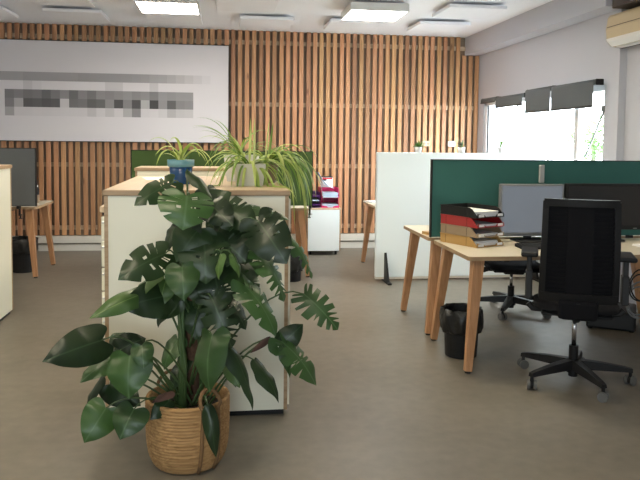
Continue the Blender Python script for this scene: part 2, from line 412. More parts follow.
rows = [
    (zt - .333, zt - .222, row([104, 112, 102, 106, 90, 106, 120, 94, 114, 102, 120, 115, 120, 125, 115, 120, 106, 125, 120, 124, 125])),
    (zt - .444, zt - .333, row([112, 150, 80, 84, 76, 80, 172, 98, 102, 84, 90, 122, 66, 112, 66, 150, 54, 122, 80, 112, 116])),
    (zt - .555, zt - .444, row([142, 178, 178, 179, 178, 179, 180, 179, 178, 166, 178, 166, 178, 150, 114, 178, 180, 174, 152, 164, 166])),
]
letters(rows, 'lettering')

# ================================================================== CEILING PANELS AND LIGHTS
def ceiling_panel(x0, y0, lab, d=0.6):
    x0, y0, d = x0 * 1.034, y0 * 1.034, d * 1.034
    t = thing('acoustic_panel', lab, 'ceiling panel', (x0 + d / 2, y0 + d / 2, 2.845), 0, 'square acoustic panels under the ceiling')
    MB().rbox((0, 0, .018), (d, d, .034), .004, 1).build('panel', 'panel', t)
    for sx_ in (-1, 1):
        MB().tube([(sx_ * .2, 0, .03), (sx_ * .2, 0, .066)], .012, 8).build('spacer', 'panel', t)
for (x0, y0, lab) in (
    (-.865, 7.68, 'unlit square ceiling panel behind the lit lamp over the sign'),
    (-1.92, 7.72, 'unlit square ceiling panel above the middle of the lilac sign'),
    (-2.91, 7.68, 'unlit square ceiling panel nearest the side wall over the sign'),
    (-1.92, 6.78, 'unlit square ceiling panel one row before the panel over the sign'),
    (-.09, 6.74, 'unlit square ceiling panel between the two lit lamps'),
    (.16, 7.76, 'unlit square ceiling panel just past the right end of the sign'),
    (1.17, 7.74, 'unlit square ceiling panel behind the lit lamp over the bare slats'),
    (2.18, 7.68, 'unlit square ceiling panel beside the beam, near the slats'),
    (2.20, 6.70, 'unlit square ceiling panel beside the beam, one row before the slats')):
    ceiling_panel(x0, y0, lab)
def ceiling_light(x0, y0, lab, dm='lamp'):
    t = thing('ceiling_light', lab, 'ceiling light', (x0 + .3, y0 + .3, 2.80), 0, 'square ceiling lamps')
    b = MB(); 
    for a in (-1, 1):
        b.span(a * .3 - .006, a * .3 + .006, -.306, .306, 0, .075); b.span(-.294, .294, a * .3 - .006, a * .3 + .006, 0, .075)
    b.span(-.3, .3, -.3, .3, .075, .085)
    b.build('housing', 'white_plastic', t)
    MB().span(-.293, .293, -.293, .293, .004, .012).build('diffuser', dm, t)
    MB().span(-.1, .1, -.1, .1, .085, .111).build('mount', 'white_plastic', t)
ceiling_light(-.88, 7.03, 'lit square ceiling lamp over the lilac sign')
ceiling_light(1.27, 7.03, 'lit square ceiling lamp over the bare slats')
for (x0, y0, lab) in ((-1.25, 4.4, 'added unseen warm ceiling lamp above the white cabinets, far from the slats'), (1.27, 4.4, 'added unseen warm ceiling lamp above the desk with the tray stack'),
                      (-.88, 1.5, 'added unseen warm ceiling lamp before the basket plant, on the plain wall side'), (-3.1, 3.0, 'added unseen warm ceiling lamp beside the plain side wall')):
    ceiling_light(x0, y0, lab, 'added_lamp_warm')  # unseen lamps, added to warm and brighten the foreground
# air conditioner on the right wall
ac = thing('air_conditioner', 'aged cream wall air conditioner under the dark box by the beam', 'air conditioner', (XR2, 5.36, 2.27))
prof = [(0, 0.075), (-.06, .04), (-.17, .055), (-.215, .10), (-.225, .20), (-.21, .30), (-.19, .325), (0, .325)]
o = MB().prism(prof, 'Y', -.42, .42).build('body', 'cream', ac)
o = MB().prism([(p[0] * 1.03 - .001, p[1]) for p in [(-.165, .05), (-.212, .094), (-.2205, .115), (-.19, .115), (-.15, .06)]], 'Y', -.405, .405).build('front_trim', 'white_plastic', ac)
MB().box((-.125, 0, .048), (.05, .74, .018), rot=Matrix.Rotation(R(8), 3, 'Y')).build('louver', 'white_plastic', ac)
MB().box((-.09, 0, .042), (.014, .76, .016)).build('air_slot', 'dark_grey', ac)
MB().box((-.2235, 0, .215), (.006, .8, .004)).build('panel_seam', 'brown', ac)
dc = MB().rbox((0, 0, .14), (.28, .7, .28), .006, 1).build('dark_box', 'brown', None, loc=(XR2 - .142, 5.25, 2.62))  # plain dark brown box above the unit
tag(dc, 'dark brown box above the cream air conditioner', 'duct cover')

# roller blinds in front of the window
def blind(y0, y1, z, drop, lab, xo=0.0, off=0.0):
    t = thing('roller_blind', lab, 'blind', (XR - .075 - xo, (y0 + y1) / 2, z), 0, 'grey roller blinds at the window')
    h = (y1 - y0) / 2
    MB().tube([(0, -h, 0), (0, h, 0)], .026, 14).build('roller', 'blind', t, True)
    if drop:
        MB().box((-.024, 0, -drop / 2), (.003, 2 * h - .004, drop)).build('fabric', 'blind', t)
        MB().rbox((-.024, 0, -drop), (.014, 2 * h - .004, .022), .004, 1).build('bottom_bar', 'dark_grey', t)
    for s in (-1, 1):
        MB().rbox((.034, s * (h + .006), .0), (.078, .012, .058), .004, 1).build('bracket', 'black', t)
blind(6.03, 6.862, 2.035, .225, 'long grey roller blind half lowered beside the open window stay', .015)
blind(6.895, 7.50, 2.04, .232, 'grey roller blind between the longer one and the far pair', .015)
blind(7.58, 8.37, 2.012, .105, 'barely lowered grey roller blind, second from the slatted corner', .015)
blind(8.40, 8.88, 2.02, .035, 'rolled-up narrow blind next to the slatted corner', .015)
# wall outlets on the slats
for (x, lab, mt) in ((2.737, 'beige socket box on the slats beside the green succulent', 'cream'), (3.10, 'off-white socket box on the slats beside the grey potted plant', 'white_plastic')):
    t = thing('wall_socket', lab, 'socket', (x, 9.249, 1.44), 0, 'sockets on the slats')
    MB().rbox((0, -.018, 0), (.10, .036, .075), .006, 1).build('box', mt, t)
    for s in (-1, 1):
        MB().tube([(s * .024, -.036, 0), (s * .024, -.0385, 0)], .017, 12).build('socket_face', 'taupe', t)

# ================================================================== CABINETS
def tall_cabinet(x0, x1, y0, y1, h, lab, front='-Y'):
    t = thing('storage_cabinet', lab, 'cabinet', ((x0 + x1) / 2, (y0 + y1) / 2, 0), 0, 'wood-topped white cabinets')
    a, b = (x1 - x0) / 2, (y1 - y0) / 2
    MB().span(-a + .02, a - .02, -b + .02, b - .02, 0, .03).build('plinth', 'black', t)
    MB().span(-a + .004, a - .004, -b + .004, b - .004, .03, h - .028).build('body', 'white', t)
    MB().rbox((0, 0, h - .014), (2 * a + .016, 2 * b + .016, .028), .003, 1).build('top_edge', 'birch', t)
    MB().span(-a, a, -b, b, h - .001, h + .0015).build('top', 'birch_top', t)
    for s in (-1, 1):
        for u in (-1, 1):
            MB().span(s * a - (.019 if s > 0 else 0), s * a + (0 if s > 0 else .019), u * b - (.012 if u > 0 else 0), u * b + (0 if u > 0 else .012), .03, h - .028).build('edge_strip', 'birch', t)
    return t, a, b
c1, a, b = tall_cabinet(-.606, .330, 3.588, 4.96, 1.20, 'wide white cabinet with birch top behind the big leafy plant')
for k in range(2):           # doors on the side towards the window
    d = MB().span(a - .003, a + .012, -b + .02 + k * b, -b + b - .005 + k * b + .0, .05, 1.15).build('door', 'white', c1)
    MB().rbox((a + .022, -b + (b - .06 if k == 0 else b + .06), .7), (.02, .014, .14), .004, 1).build('handle', 'steel', d)
c2, a2, b2 = tall_cabinet(-.805, .45, 6.39, 6.84, 1.20, 'white cabinet with birch top standing before the green screen')
for k in range(2):
    d = MB().span(-a2 + .02 + k * a2, -a2 + a2 - .005 + k * a2, -b2 - .012, -b2 + .003, .05, 1.15).build('door', 'white', c2)
    MB().rbox((-a2 + (a2 - .06 if k == 0 else a2 + .06), -b2 - .022, .7), (.014, .02, .14), .004, 1).build('handle', 'steel', d)
c3, a3, b3 = tall_cabinet(-2.21, -1.75, 4.75, 5.98, 1.237, 'white cabinet with birch top on the way to the grey desk screen')
for k in range(2):
    MB().span(-a3 - .012, -a3 + .003, -b3 + .02 + k * b3, -b3 + b3 - .005 + k * b3, .05, 1.15).build('door', 'white', c3)
# low drawer chest peeping out behind the wide cabinet
t = thing('drawer_chest', 'grey-white drawer chest behind the wide cabinet, edges of its drawers showing', 'drawer chest', (-.50, 5.27, 0))
MB().span(-.34, .36, -.28, .28, .03, .93).build('body', 'white', t)
MB().rbox((0, 0, .965), (.74, .60, .045), .006, 1).build('top', 'birch_top', t)
MB().span(-.355, .355, -.285, .28, .925, .944).build('shadow_gap', 'black', t)
for z0, z1 in ((.05, .21), (.22, .38), (.39, .55), (.56, .74), (.75, .915)):
    d = MB().rbox((0, -.290, (z0 + z1) / 2), (.72, .022, z1 - z0), .004, 1).build('drawer', 'white', t)
    MB().rbox((-.33, -.306, z1 - .04), (.05, .014, .014), .003, 1).build('handle', 'steel', d)
for sx_ in (-.3, .3):
    for sy_ in (-.22, .22): MB().tube([(sx_, sy_, 0), (sx_, sy_, .03)], .02, 10).build('foot', 'black', t)
# mobile pedestal by the slats
t = thing('drawer_pedestal', 'white rolling pedestal with birch edges under the pink trays', 'pedestal', (1.255, 8.94, 0))
MB().span(-.21, .198, -.26, .26, .055, .585).build('body', 'partition', t)
MB().span(-.222, -.21, -.265, .26, .055, .585).build('side_edge', 'birch', t)
MB().span(.198, .214, -.265, .26, .055, .585).build('side_edge', 'birch', t)
MB().rbox((-.004, -.002, .596), (.44, .53, .022), .003, 1).build('top', 'birch_top', t)
d = MB().span(-.206, .194, -.274, -.261, .06, .58).build('door', 'partition', t)
MB().tube([(-.17, -.274, .53), (-.17, -.284, .53)], .012, 10).build('lock', 'steel', d)
for sx_ in (-.17, .16):
    for sy_ in (-.2, .2):
        MB().tube([(sx_ - .012, sy_, .026), (sx_ + .012, sy_, .026)], .026, 14).box((sx_, sy_, .046), (.03, .03, .018)).build('caster', 'black', t, )

# ================================================================== DESKS
def desk(x0, x1, y0, y1, lab, h=0.745, splay=.05, ins=.09):
    t = thing('desk', lab, 'desk', ((x0 + x1) / 2, (y0 + y1) / 2, 0), 0, 'desks on splayed wooden legs')
    a, b = (x1 - x0) / 2, (y1 - y0) / 2
    def rr(a, b, r, n=5):
        p = []
        for cx_, cy_, q0 in ((a - r, b - r, 0), (-a + r, b - r, 90), (-a + r, -b + r, 180), (a - r, -b + r, 270)):
            p += [(cx_ + r * math.cos(R(q0 + 90 * i / n)), cy_ + r * math.sin(R(q0 + 90 * i / n))) for i in range(n + 1)]
        return p
    MB().prism(rr(a, b, .03), 'Z', h - .026, h - .001).build('desktop', 'birch', t)
    MB().prism(rr(a - .0015, b - .0015, .029), 'Z', h - .001, h).build('top_laminate', 'desk_top', t)
    for sx_ in (-1, 1):
        for sy_ in (-1, 1):
            p0 = Vector((sx_ * (a - ins), sy_ * (b - ins), h - .026)); p1 = Vector((sx_ * (a - ins + .075), sy_ * (b - ins + .075), 0.012))
            l = MB().tube([p0, p1], [.050, .030], 4).build('leg', 'oak_leg', t)
            MB().tube([p1, (p1.x, p1.y, 0)], [.02, .02], 8).build('foot', 'black', l)
        MB().span(sx_ * (a - ins - .22) - .018, sx_ * (a - ins - .22) + .018, -b + ins + .05, b - ins - .05, h - .06, h - .026).build('cross_rail', 'black', t)
    MB().span(-a + ins + .24, a - ins - .24, -.02, .02, h - .06, h - .026).build('beam', 'black', t)
    return t
desk(1.515, 3.315, 4.12, 4.875, 'pale-topped desk with letter trays, monitors and keyboard on it')
desk(1.515, 3.315, 4.985, 5.75, 'pale-topped desk behind the dark teal screen')
desk(-3.72, -1.945, 7.46, 8.24, 'wooden-legged desk behind the grey screen')
desk(-.90, .895, 7.27, 8.00, 'wooden-legged desk behind the green screen')
desk(1.64, 3.24, 7.20, 8.15, 'wooden-legged desk between the white partition and the slats')

def desk_screen(x0, x1, y, z0, z1, mt, lab, clamps):
    t = thing('desk_screen', lab, 'desk screen', ((x0 + x1) / 2, y, z0)); a = (x1 - x0) / 2
    MB().rbox((0, 0, (z1 - z0) / 2), (2 * a - .006, .034, z1 - z0 - .006), .006, 1).build('panel', mt, t)
    e = MB(); hz = z1 - z0
    e.span(-a, -a + .008, -.019, .019, 0, hz).span(a - .008, a, -.019, .019, 0, hz).span(-a, a, -.019, .019, hz - .006, hz)
    e.build('edge_binding', 'black', t)
    for c in clamps:
        k = c - (x0 + x1) / 2
        MB().box((k, .0, -.012), (.03, .05, .03)).box((k, .03, -.05), (.02, .014, .1)).box((k, .05, -.095), (.02, .05, .012)).tube([(k, .06, -.13), (k, .06, -.09)], .008, 8).tube([(k, .06, -.135), (k, .06, -.128)], .018, 10).build('clamp', 'black', t)
    return t
ts = desk_screen(1.505, 3.33, 4.93, .757, 1.335, 'teal_felt', 'dark teal felt screen behind the two monitors', (1.7, 3.1))
MB().rbox((2.355 - 2.4175, -.026, .475), (.042, .02, .135), .005, 1).build('joining_bracket', 'steel', ts)
desk_screen(-3.75, -1.922, 7.412, .757, 1.356, 'grey_felt', 'grey felt screen clamped to the desk near the lilac sign', (-2.1, -3.5))
desk_screen(-.95, .915, 7.222, .775, 1.35, 'green_felt', 'moss green felt screen behind the spider plants', (.89, -.7))

# white partition
t = thing('partition_screen', 'tall white free-standing partition with three tiny potted plants on top', 'partition', (2.49, 7.05, 0))
MB().rbox((0, 0, .695), (1.85, .066, 1.31), .004, 1).build('panel', 'partition', t)
MB().span(-.925, .925, -.028, .028, .018, .041).build('base_rail', 'baseboard', t)
for k in (-.825, .8):
    f = MB().prism([(-.26, 0), (.07, 0), (.07, .018), (-.26, .018)], 'X', k - .02, k + .02)
    f.prism([(-.20, .018), (-.036, .018), (-.036, .30), (-.05, .30)], 'X', k - .012, k + .012)
    f.build('foot', 'black', t)

# ================================================================== OFFICE CHAIRS
def office_chair(loc, rz, lab, seat=.52, arm=.80, base_rot=127.0, back=True):
    t = thing('office_chair', lab, 'chair', loc, rz, 'black swivel chairs')
    bs = MB().tube([(0, 0, .06), (0, 0, .125)], .042, 16).build('base_hub', 'black', t, False)
    for k in range(5):
        q = R(base_rot + 72 * k) - rz; c, s = math.cos(q), math.sin(q)
        a = Vector((c, s, 0)); n = Vector((-s, c, 0))
        vs = []
        for r_, z0, z1, w in ((.03, .085, .14, .034), (.17, .083, .128, .028), (.31, .08, .108, .021), (.345, .078, .1, .018)):
            for zz, ww in ((z0, w), (z1, w * .7)):
                for sg_ in (-1, 1): vs.append(a * r_ + n * (ww * sg_) + Vector((0, 0, zz)))
        fs = []
        for i in range(3):
            o = i * 4; fs += [(o, o + 4, o + 5, o + 1), (o + 2, o + 3, o + 7, o + 6), (o, o + 2, o + 6, o + 4), (o + 1, o + 5, o + 7, o + 3)]
        fs += [(0, 1, 3, 2), (12, 14, 15, 13)]
        l = MB().add(vs, fs).build('base_leg', 'black', t)
        cst = MB(); p = a * .335
        ca = Vector((math.cos(q + .9), math.sin(q + .9), 0)); ax = Vector((-ca.y, ca.x, 0))
        cst.tube([p + Vector((0, 0, .05)), p + Vector((0, 0, .088))], .011, 8)
        cst.tube([p - ax * .009 + Vector((0, 0, .03)), p + ax * .009 + Vector((0, 0, .03))], .022, 12)
        w = cst.build('caster', 'black', l)
        for sg_ in (-1, 1):
            MB().tube([p + ax * (.011 * sg_) + Vector((0, 0, .029)), p + ax * (.027 * sg_) + Vector((0, 0, .029))], .029, 16).build('caster_wheel', 'tread', l)
    MB().tube([(0, 0, .035), (0, 0, .225)], .028, 16).build('column_cover', 'black', t, False)
    MB().tube([(0, 0, .22), (0, 0, seat - .1)], .014, 14).build('gas_column', 'chrome', t, True)
    MB().rbox((0, -.02, seat - .085), (.17, .24, .05), .012, 2).build('mechanism', 'black', t)
    MB().tube([(.06, .02, seat - .09), (.20, .03, seat - .085), (.25, .03, seat - .095)], [.006, .006, .011], 8).build('lever', 'black', t)
    # cushion: rounded slab with a waterfall front
    vs = []; fs = []; nx, ny = 14, 12
    for side in (1, 0):
        for j in range(ny + 1):
            for i in range(nx + 1):
                u, v = i / nx * 2 - 1, j / ny * 2 - 1
                k = (abs(u) ** 4 + abs(v) ** 4) ** .25
                m = max(abs(u), abs(v)); kk = m / k if k > 1e-6 else 1
                X, Y = u * kk * .245, v * kk * .235
                edge = max(0, (m - .72) / .28)
                z = seat - .012 * (1 - u * u) - .028 * edge ** 2 - (.03 * max(0, v - .4) ** 2) if side else seat - .062 + .016 * edge ** 2
                vs.append((X, Y + .01, z))
    N0 = (nx + 1) * (ny + 1)
    for s in (0, 1):
        for j in range(ny):
            for i in range(nx):
                q = [s * N0 + j * (nx + 1) + i, s * N0 + j * (nx + 1) + i + 1, s * N0 + (j + 1) * (nx + 1) + i + 1, s * N0 + (j + 1) * (nx + 1) + i]
                fs.append(tuple(q if s == 0 else q[::-1]))
    ring = [i for i in range(nx + 1)] + [j * (nx + 1) + nx for j in range(1, ny + 1)] + [ny * (nx + 1) + i for i in range(nx - 1, -1, -1)] + [j * (nx + 1) for j in range(ny - 1, 0, -1)]
    for i in range(len(ring)):
        p, q = ring[i], ring[(i + 1) % len(ring)]; fs.append((p, N0 + p, N0 + q, q))
    MB().add(vs, fs).build('seat', 'black_fabric', t, True)
    MB().rbox((0, 0, seat - .066), (.40, .40, .02), .008, 1).build('seat_pan', 'black', t)
    # backrest: z from seat+.04 to seat+.63, leaning back, gently curved
    zb, zt_ = seat + .02, seat + .625
    def BP(u, w, d):          # u -1..1 across, w 0..1 up, d depth behind the front face
        hw = .220 - .012 * w
        y = -.215 - .075 * w - .03 * math.sin(PI * min(1, w * 1.1)) + .028 * u * u - d
        return Vector((u * hw, y, zb + (zt_ - zb) * w))
    def slab(us, ws, d0, d1, inset=None):
        nu, nw = len(us) - 1, len(ws) - 1; vs = []; fs = []
        for d in (d0, d1):
            for w in ws:
                for u in us: vs.append(BP(u, w, d))
        n0 = (nu + 1) * (nw + 1)
        for s in (0, 1):
            for j in range(nw):
                for i in range(nu):
                    q = [s * n0 + j * (nu + 1) + i, s * n0 + j * (nu + 1) + i + 1, s * n0 + (j + 1) * (nu + 1) + i + 1, s * n0 + (j + 1) * (nu + 1) + i]
                    fs.append(tuple(q if s else q[::-1]))
        ring = [i for i in range(nu + 1)] + [j * (nu + 1) + nu for j in range(1, nw + 1)] + [nw * (nu + 1) + i for i in range(nu - 1, -1, -1)] + [j * (nu + 1) for j in range(nw - 1, 0, -1)]
        for i in range(len(ring)):
            p, q = ring[i], ring[(i + 1) % len(ring)]; fs.append((p, q, n0 + q, n0 + p))
        return vs, fs
    lin = lambda a, b, n: [a + (b - a) * i / n for i in range(n + 1)]
    f = MB()
    for us in (lin(-1, -.84, 2), lin(.84, 1, 2)): f.add(*slab(us, lin(.02, .98, 14), -.012, .03))
    f.add(*slab(lin(-.97, .97, 14), lin(.93, 1.0, 2), -.012, .03)); f.add(*slab(lin(-.97, .97, 14), lin(0, .09, 2), -.012, .034))
    f.build('back_frame', 'black', t)
    MB().add(*slab(lin(-.33, .33, 6), lin(.03, .98, 14), -.012, .026)).build('back_spine', 'black_fabric', t)
    for us in (lin(-.85, -.32, 5), lin(.32, .85, 5)):
        p = MB(); p.add(*slab(us, lin(.07, .95, 12), -.006, .004))
        pan = p.build('back_mesh', 'black_fabric', t)
        r_ = MB()
        for i in range(20):
            w = .10 + .042 * i
            r_.add(*slab(us, [w, w + .018], .003, .013))
        r_.build('back_ribs', 'black_fabric', pan)
    MB().add(*slab(lin(-.84, .84, 10), lin(.08, .95, 10), -.026, -.011)).build('back_cushion', 'black_fabric', t, True)
    MB().rbox((0, -.245, seat - .02), (.22, .05, .12), .02, 2, rot=Matrix.Rotation(R(12), 3, 'X')).build('back_cover', 'black_fabric', t)
    MB().tube([(0, -.06, seat - .09), (0, -.16, seat - .085), (0, -.225, seat - .06), (0, -.255, seat + .03)], [.03, .032, .032, .026], 8).build('back_support', 'black', t)
    for s in (-1, 1):
        ap = MB().rbox((s * .275, -.0, arm - .012), (.10, .27, .028), .011, 2).build('armrest_pad', 'black', t)
        MB().rbox((s * .275, -.01, arm - .085), (.03, .065, .13), .006, 1).rbox((s * .275, -.01, (arm + seat) / 2 - .07), (.042, .08, max(.06, arm - seat - .10)), .008, 1).build('armrest_post', 'dark_grey', t)
        MB().tube([(s * .275, -.01, seat - .05), (s * .25, -.01, seat - .078), (s * .16, -.01, seat - .082)], .02, 8).build('armrest_bracket', 'black', t)
    return t
office_chair((2.125, 3.92, 0), R(-25), 'black swivel chair with its back turned, in front of the monitors', .52, .80)
office_chair((2.46, 5.64, 0), R(172), 'low black swivel chair tucked under the desk behind the teal screen', .45, .63, 20)

# ================================================================== WASTE BINS
def waste_bin(loc, lab, h=.32, r=.125, rim='bag'):
    t = thing('waste_bin', lab, 'bin', loc, random.uniform(0, 6), 'black waste bins')
    MB().lathe([(r * .84, 0), (r * .86, .004), (r, h), (r * .96, h), (r * .82, .012), (0, .012)], 28).build('body', 'black', t)
    rnd = random.Random(hash(lab) % 1000 if False else len(lab))
    ph = [rnd.uniform(0, 6) for _ in range(6)]
    def wob(q, i): return .007 * (math.sin(7 * q + ph[0] + i * .9) + .7 * math.sin(11 * q + ph[1] - i * 1.3) + .5 * math.sin(17 * q + ph[2] + i * 2.1)) * (1 if i > 1 else .5)
    MB().lathe([(r * .82, .05), (r * .97, h * .9), (r * 1.03, h + .012), (r * 1.10, h + .006), (r * 1.16, h - .03), (r * 1.15, h - .08), (r * 1.09, h - .13), (r * 1.06, h - .15)], 56, wob=wob).build('bin_bag', 'bag', t, True)
    return t
waste_bin((1.612, 4.50, 0), 'black bin lined with a black bag beside the desk leg')
waste_bin((-2.19, 7.86, 0), 'black bagged bin under the desk behind the grey screen', .36, .135)
waste_bin((.70, 7.12, 0), 'small black bin by the desk behind the green screen', .26, .10)

# ================================================================== MONITORS, KEYBOARD
def monitor(x0, x1, z0, z1, y, lab, sm_, bez, base_z=.745):
    t = thing('monitor', lab, 'monitor', ((x0 + x1) / 2, y, base_z)); a = (x1 - x0) / 2; zc = (z0 + z1) / 2 - base_z; hz = (z1 - z0) / 2
    MB().rbox((0, .012, zc), (2 * a, .038, 2 * hz), .006, 2).build('housing', bez, t)
    MB().box((0, -.0075, zc + .006), (2 * a - .03, .002, 2 * hz - .044)).build('screen', sm_, t)
    MB().rbox((0, .045, zc), (a * .9, .03, hz * 1.1), .01, 2).build('rear_bulge', 'black', t)
    MB().rbox((0, .06, zc * .52), (.06, .03, zc * 1.02), .006, 1).build('stand_neck', 'dark_grey', t)
    MB().rbox((0, .0, .009), (.24, .20, .016), .008, 2).build('stand_base', 'dark_grey', t)
    MB().box((a - .06, -.0085, zc - hz + .011), (.03, .001, .006)).build('badge', 'silver', t)
    return t
monitor(1.965, 2.452, .785, 1.165, 4.74, 'small monitor with glowing grey-blue screen reflection and silver bezel beside the trays', 'screen_reflect', 'silver')
monitor(2.478, 3.09, .825, 1.168, 4.76, 'wide black monitor with a dark screen behind the turned chair', 'screen_off', 'black')
t = thing('keyboard', 'black keyboard on the desk before the pale screen', 'keyboard', (2.20, 4.44, .745), R(-4))
MB().prism([(-.065, .001), (.065, .001), (.065, .022), (-.065, .012)], 'X', -.215, .215).build('case', 'black', t)
km = MB().rbox((0, 0, 0), (.024, .019, .007), .002, 1).mesh('key'); km.materials.append(M['dark_grey'])
for j in range(5):
    for i in range(15):
        o = bpy.data.objects.new('key', km); COL.objects.link(o); o.parent = t; o.location = (-.196 + i * .028, -.046 + j * .023, .0165 + j * .0017)

# ================================================================== LETTER TRAYS ON THE DESK
def letter_tray(loc, rz, mt, lab, cat='letter tray', w=.262, d=.36, h=.067, grp='stacked letter trays', tabs=True):
    t = thing('letter_tray', lab, cat, loc, rz, grp)
    a, b = w / 2, d / 2
    MB().span(-a, a, -b, b, 0, .004).build('floor_plate', mt, t)
    for s in (-1, 1):
        x0 = s * a - (.004 if s > 0 else 0)
        MB().prism([(-b, .004), (b, .004), (b, h), (-b + .075, h), (-b + .05, h * .86), (-b + .008, .018), (-b, .016)], 'X', x0, x0 + .004).build('side_wall', mt, t)
        f = MB().prism([(s * (a - .004), .004), (s * (a - .085), .004), (s * (a - .07), .02), (s * (a - .004), .03)], 'Y', -b, -b + .004).build('front_lip', mt, t)
        if tabs:
            MB().span(s * (a - .04) - .026, s * (a - .04) + .026, -b - .0015, -b - .0005, .006, .024).build('label_tab', 'paper', f)
        for k in (.35, -.22):
            MB().span(s * a - .0008, s * a + .0008, k * d - .001, k * d + .001, .006, h - .004).build('side_seam', 'black', t)
    MB().span(-a + .004, a - .004, b - .004, b, .004, h).build('back_wall', mt, t)
    for s in (-1, 1): MB().span(s * (a + .002) - .003, s * (a + .002) + .003, -b + .09, b, h - .006, h).build('rim', mt, t)
    return t
TX, TY, TR = 1.735, 4.68, R(25)
zz = .745
for mt, lab in (('ochre', 'ochre letter tray at the bottom of the stack, full of paper'), ('taupe', 'taupe letter tray above the ochre one'), ('red', 'red letter tray second from the top of the stack'), ('black', 'black letter tray on top of the stack')):
    letter_tray((TX + random.uniform(-.003, .003), TY, zz), TR, mt, lab); zz += .0675
def sheets(loc, rz, w, d, h, lab, n=3, mt='paper', grp=None, name='paper_stack'):
    t = thing(name, lab, 'paper', loc, rz, grp)
    for i in range(n):
        MB().box((random.uniform(-.004, .004), random.uniform(-.006, .006), h * (i + .5) / n), (w, d, h / n * .94), random.uniform(-.02, .02)).build('sheet', mt, t)
    return t
for k, (h, lab) in enumerate(((.034, 'thick paper stack in the ochre letter tray'), (.018, 'paper stack in the taupe letter tray'), (.014, 'few papers in the red letter tray'), (.036, 'white papers in the black top tray'))):
    sheets((TX, TY - .012, .7495 + .0675 * k), TR, .205, .285, h, lab, 4, 'paper', 'papers in the letter trays')
sheets((1.60, 5.14, .745), R(20), .10, .16, .022, 'small pile of notes on the desk behind the teal screen', 3, 'ochre')
sheets((2.98, 4.38, .745), R(6), .21, .29, .012, 'loose white papers on the desk beside the black monitor', 3)

# cable, small box under the desk, on the right
t = thing('computer_case', 'black computer case lying under the desk beside the cable loops', 'computer', (3.09, 5.12, 0), R(-32))
MB().rbox((0, 0, .085), (.36, .36, .15), .01, 1).build('case', 'black', t)
MB().rbox((0, -.183, .085), (.33, .008, .12), .004, 1).build('front_panel', 'dark_grey', t)
for a in (-.15, .15):
    for b in (-.15, .15): MB().tube([(a, b, 0), (a, b, .012)], .018, 10).build('foot', 'black', t)
def coil(loc, r, turns, lab, mt):
    pts = [(loc[0] + r + .01, loc[1], .716), (loc[0] + r + .015, loc[1], loc[2] + .12), (loc[0] + r + .008, loc[1], loc[2] + .05)]     # hangs from the underside of the desk
    for i in range(turns * 20 + 1):
        q = 2 * PI * i / 20
        pts.append((loc[0] + (r + .012 * math.sin(q * .37)) * math.cos(q), loc[1] + .004 * i / 20, loc[2] + (r * 1.25 + .02 * math.sin(q * .6)) * math.sin(q)))
    o = MB().tube([(p[0] - loc[0], p[1] - loc[1], p[2] - loc[2]) for p in pts], .0055, 6).build('cable', mt, None, True, loc)
    tag(o, lab, 'cable'); return o
coil((3.06, 4.70, .30), .10, 3, 'white and grey cable loops hanging under the desk beside the wall', 'silver')
coil((3.04, 4.66, .42), .085, 2, 'black cable loops hanging under the desk beside the wall', 'black')
t = thing('headset_stand', 'small black headset stand under the black monitor', 'headset stand', (3.05, 4.62, .745))
MB().lathe([(.045, 0), (.045, .008), (.02, .014), (0, .014)], 20).build('base', 'black', t)
MB().tube([(0, 0, .012), (0, 0, .06), (.005, 0, .075), (.03, 0, .08)], [.008, .008, .008, .012], 8).build('arm', 'black', t)

# ================================================================== THINGS ON THE PEDESTAL AND FAR DESKS
PZ = .607
letter_tray((1.335, 8.86, PZ), 0, 'magenta', 'lower magenta letter tray on the pedestal', w=.23, d=.31, h=.125, grp='magenta trays', tabs=False)
letter_tray((1.335, 8.86, PZ + .127), R(1), 'magenta', 'upper magenta letter tray on the pedestal', w=.23, d=.31, h=.125, grp='magenta trays', tabs=False)
sheets((1.335, 8.84, PZ + .0045), 0, .2, .27, .04, 'papers in the lower magenta tray', 3, 'blue_paper', 'papers in the magenta trays')
sheets((1.335, 8.84, PZ + .1315), 0, .2, .27, .06, 'papers in the upper magenta tray', 3, 'blue_paper', 'papers in the magenta trays')
t = thing('file_box', 'dark purple file box beside the magenta trays', 'file box', (1.135, 8.86, PZ))
MB().span(-.065, .065, -.14, .14, 0, .004).span(-.065, -.061, -.14, .14, .004, .2).span(.061, .065, -.14, .14, .004, .2).span(-.061, .061, .136, .14, .004, .2).build('box', 'purple', t)
for i in range(3): MB().span(-.058, .058, -.13, .13, .03 + i * .055, .045 + i * .055).build('folder', 'blue_paper' if i == 1 else 'purple', t)
t = thing('storage_tin', 'white tin with a red printed band on the magenta trays', 'tin', (1.31, 8.88, PZ + .2545))
MB().rbox((0, 0, .065), (.15, .11, .13), .012, 2).build('tin', 'paper', t)
MB().box((0, -.0555, .115), (.13, .001, .02)).build('print_band', 'red_print', t)
MB().box((-.035, -.0555, .095), (.05, .001, .02)).build('print_band', 'black', t)
MB().rbox((0, 0, .134), (.146, .106, .012), .005, 1).build('lid', 'dark_grey', t)
vs = []; fs = []
for i in range(9):
    q = i / 8; zc_ = .20 * (1 - q) ** 2 * 1.0
    for s in (-1, 1): vs.append((-.10 + .20 * q, s * .1, zc_ + .004)); 
for i in range(9):
    q = i / 8; zc_ = .20 * (1 - q) ** 2
    for s in (-1, 1): vs.append((-.10 + .20 * q, s * .1, zc_ + .0015))
for i in range(8):
    o = i * 2; fs.append((o, o + 1, o + 3, o + 2)); fs.append((18 + o, 18 + o + 2, 18 + o + 3, 18 + o + 1)); fs.append((o, o + 2, o + 20, o + 18)); fs.append((o + 1, o + 19, o + 21, o + 3))
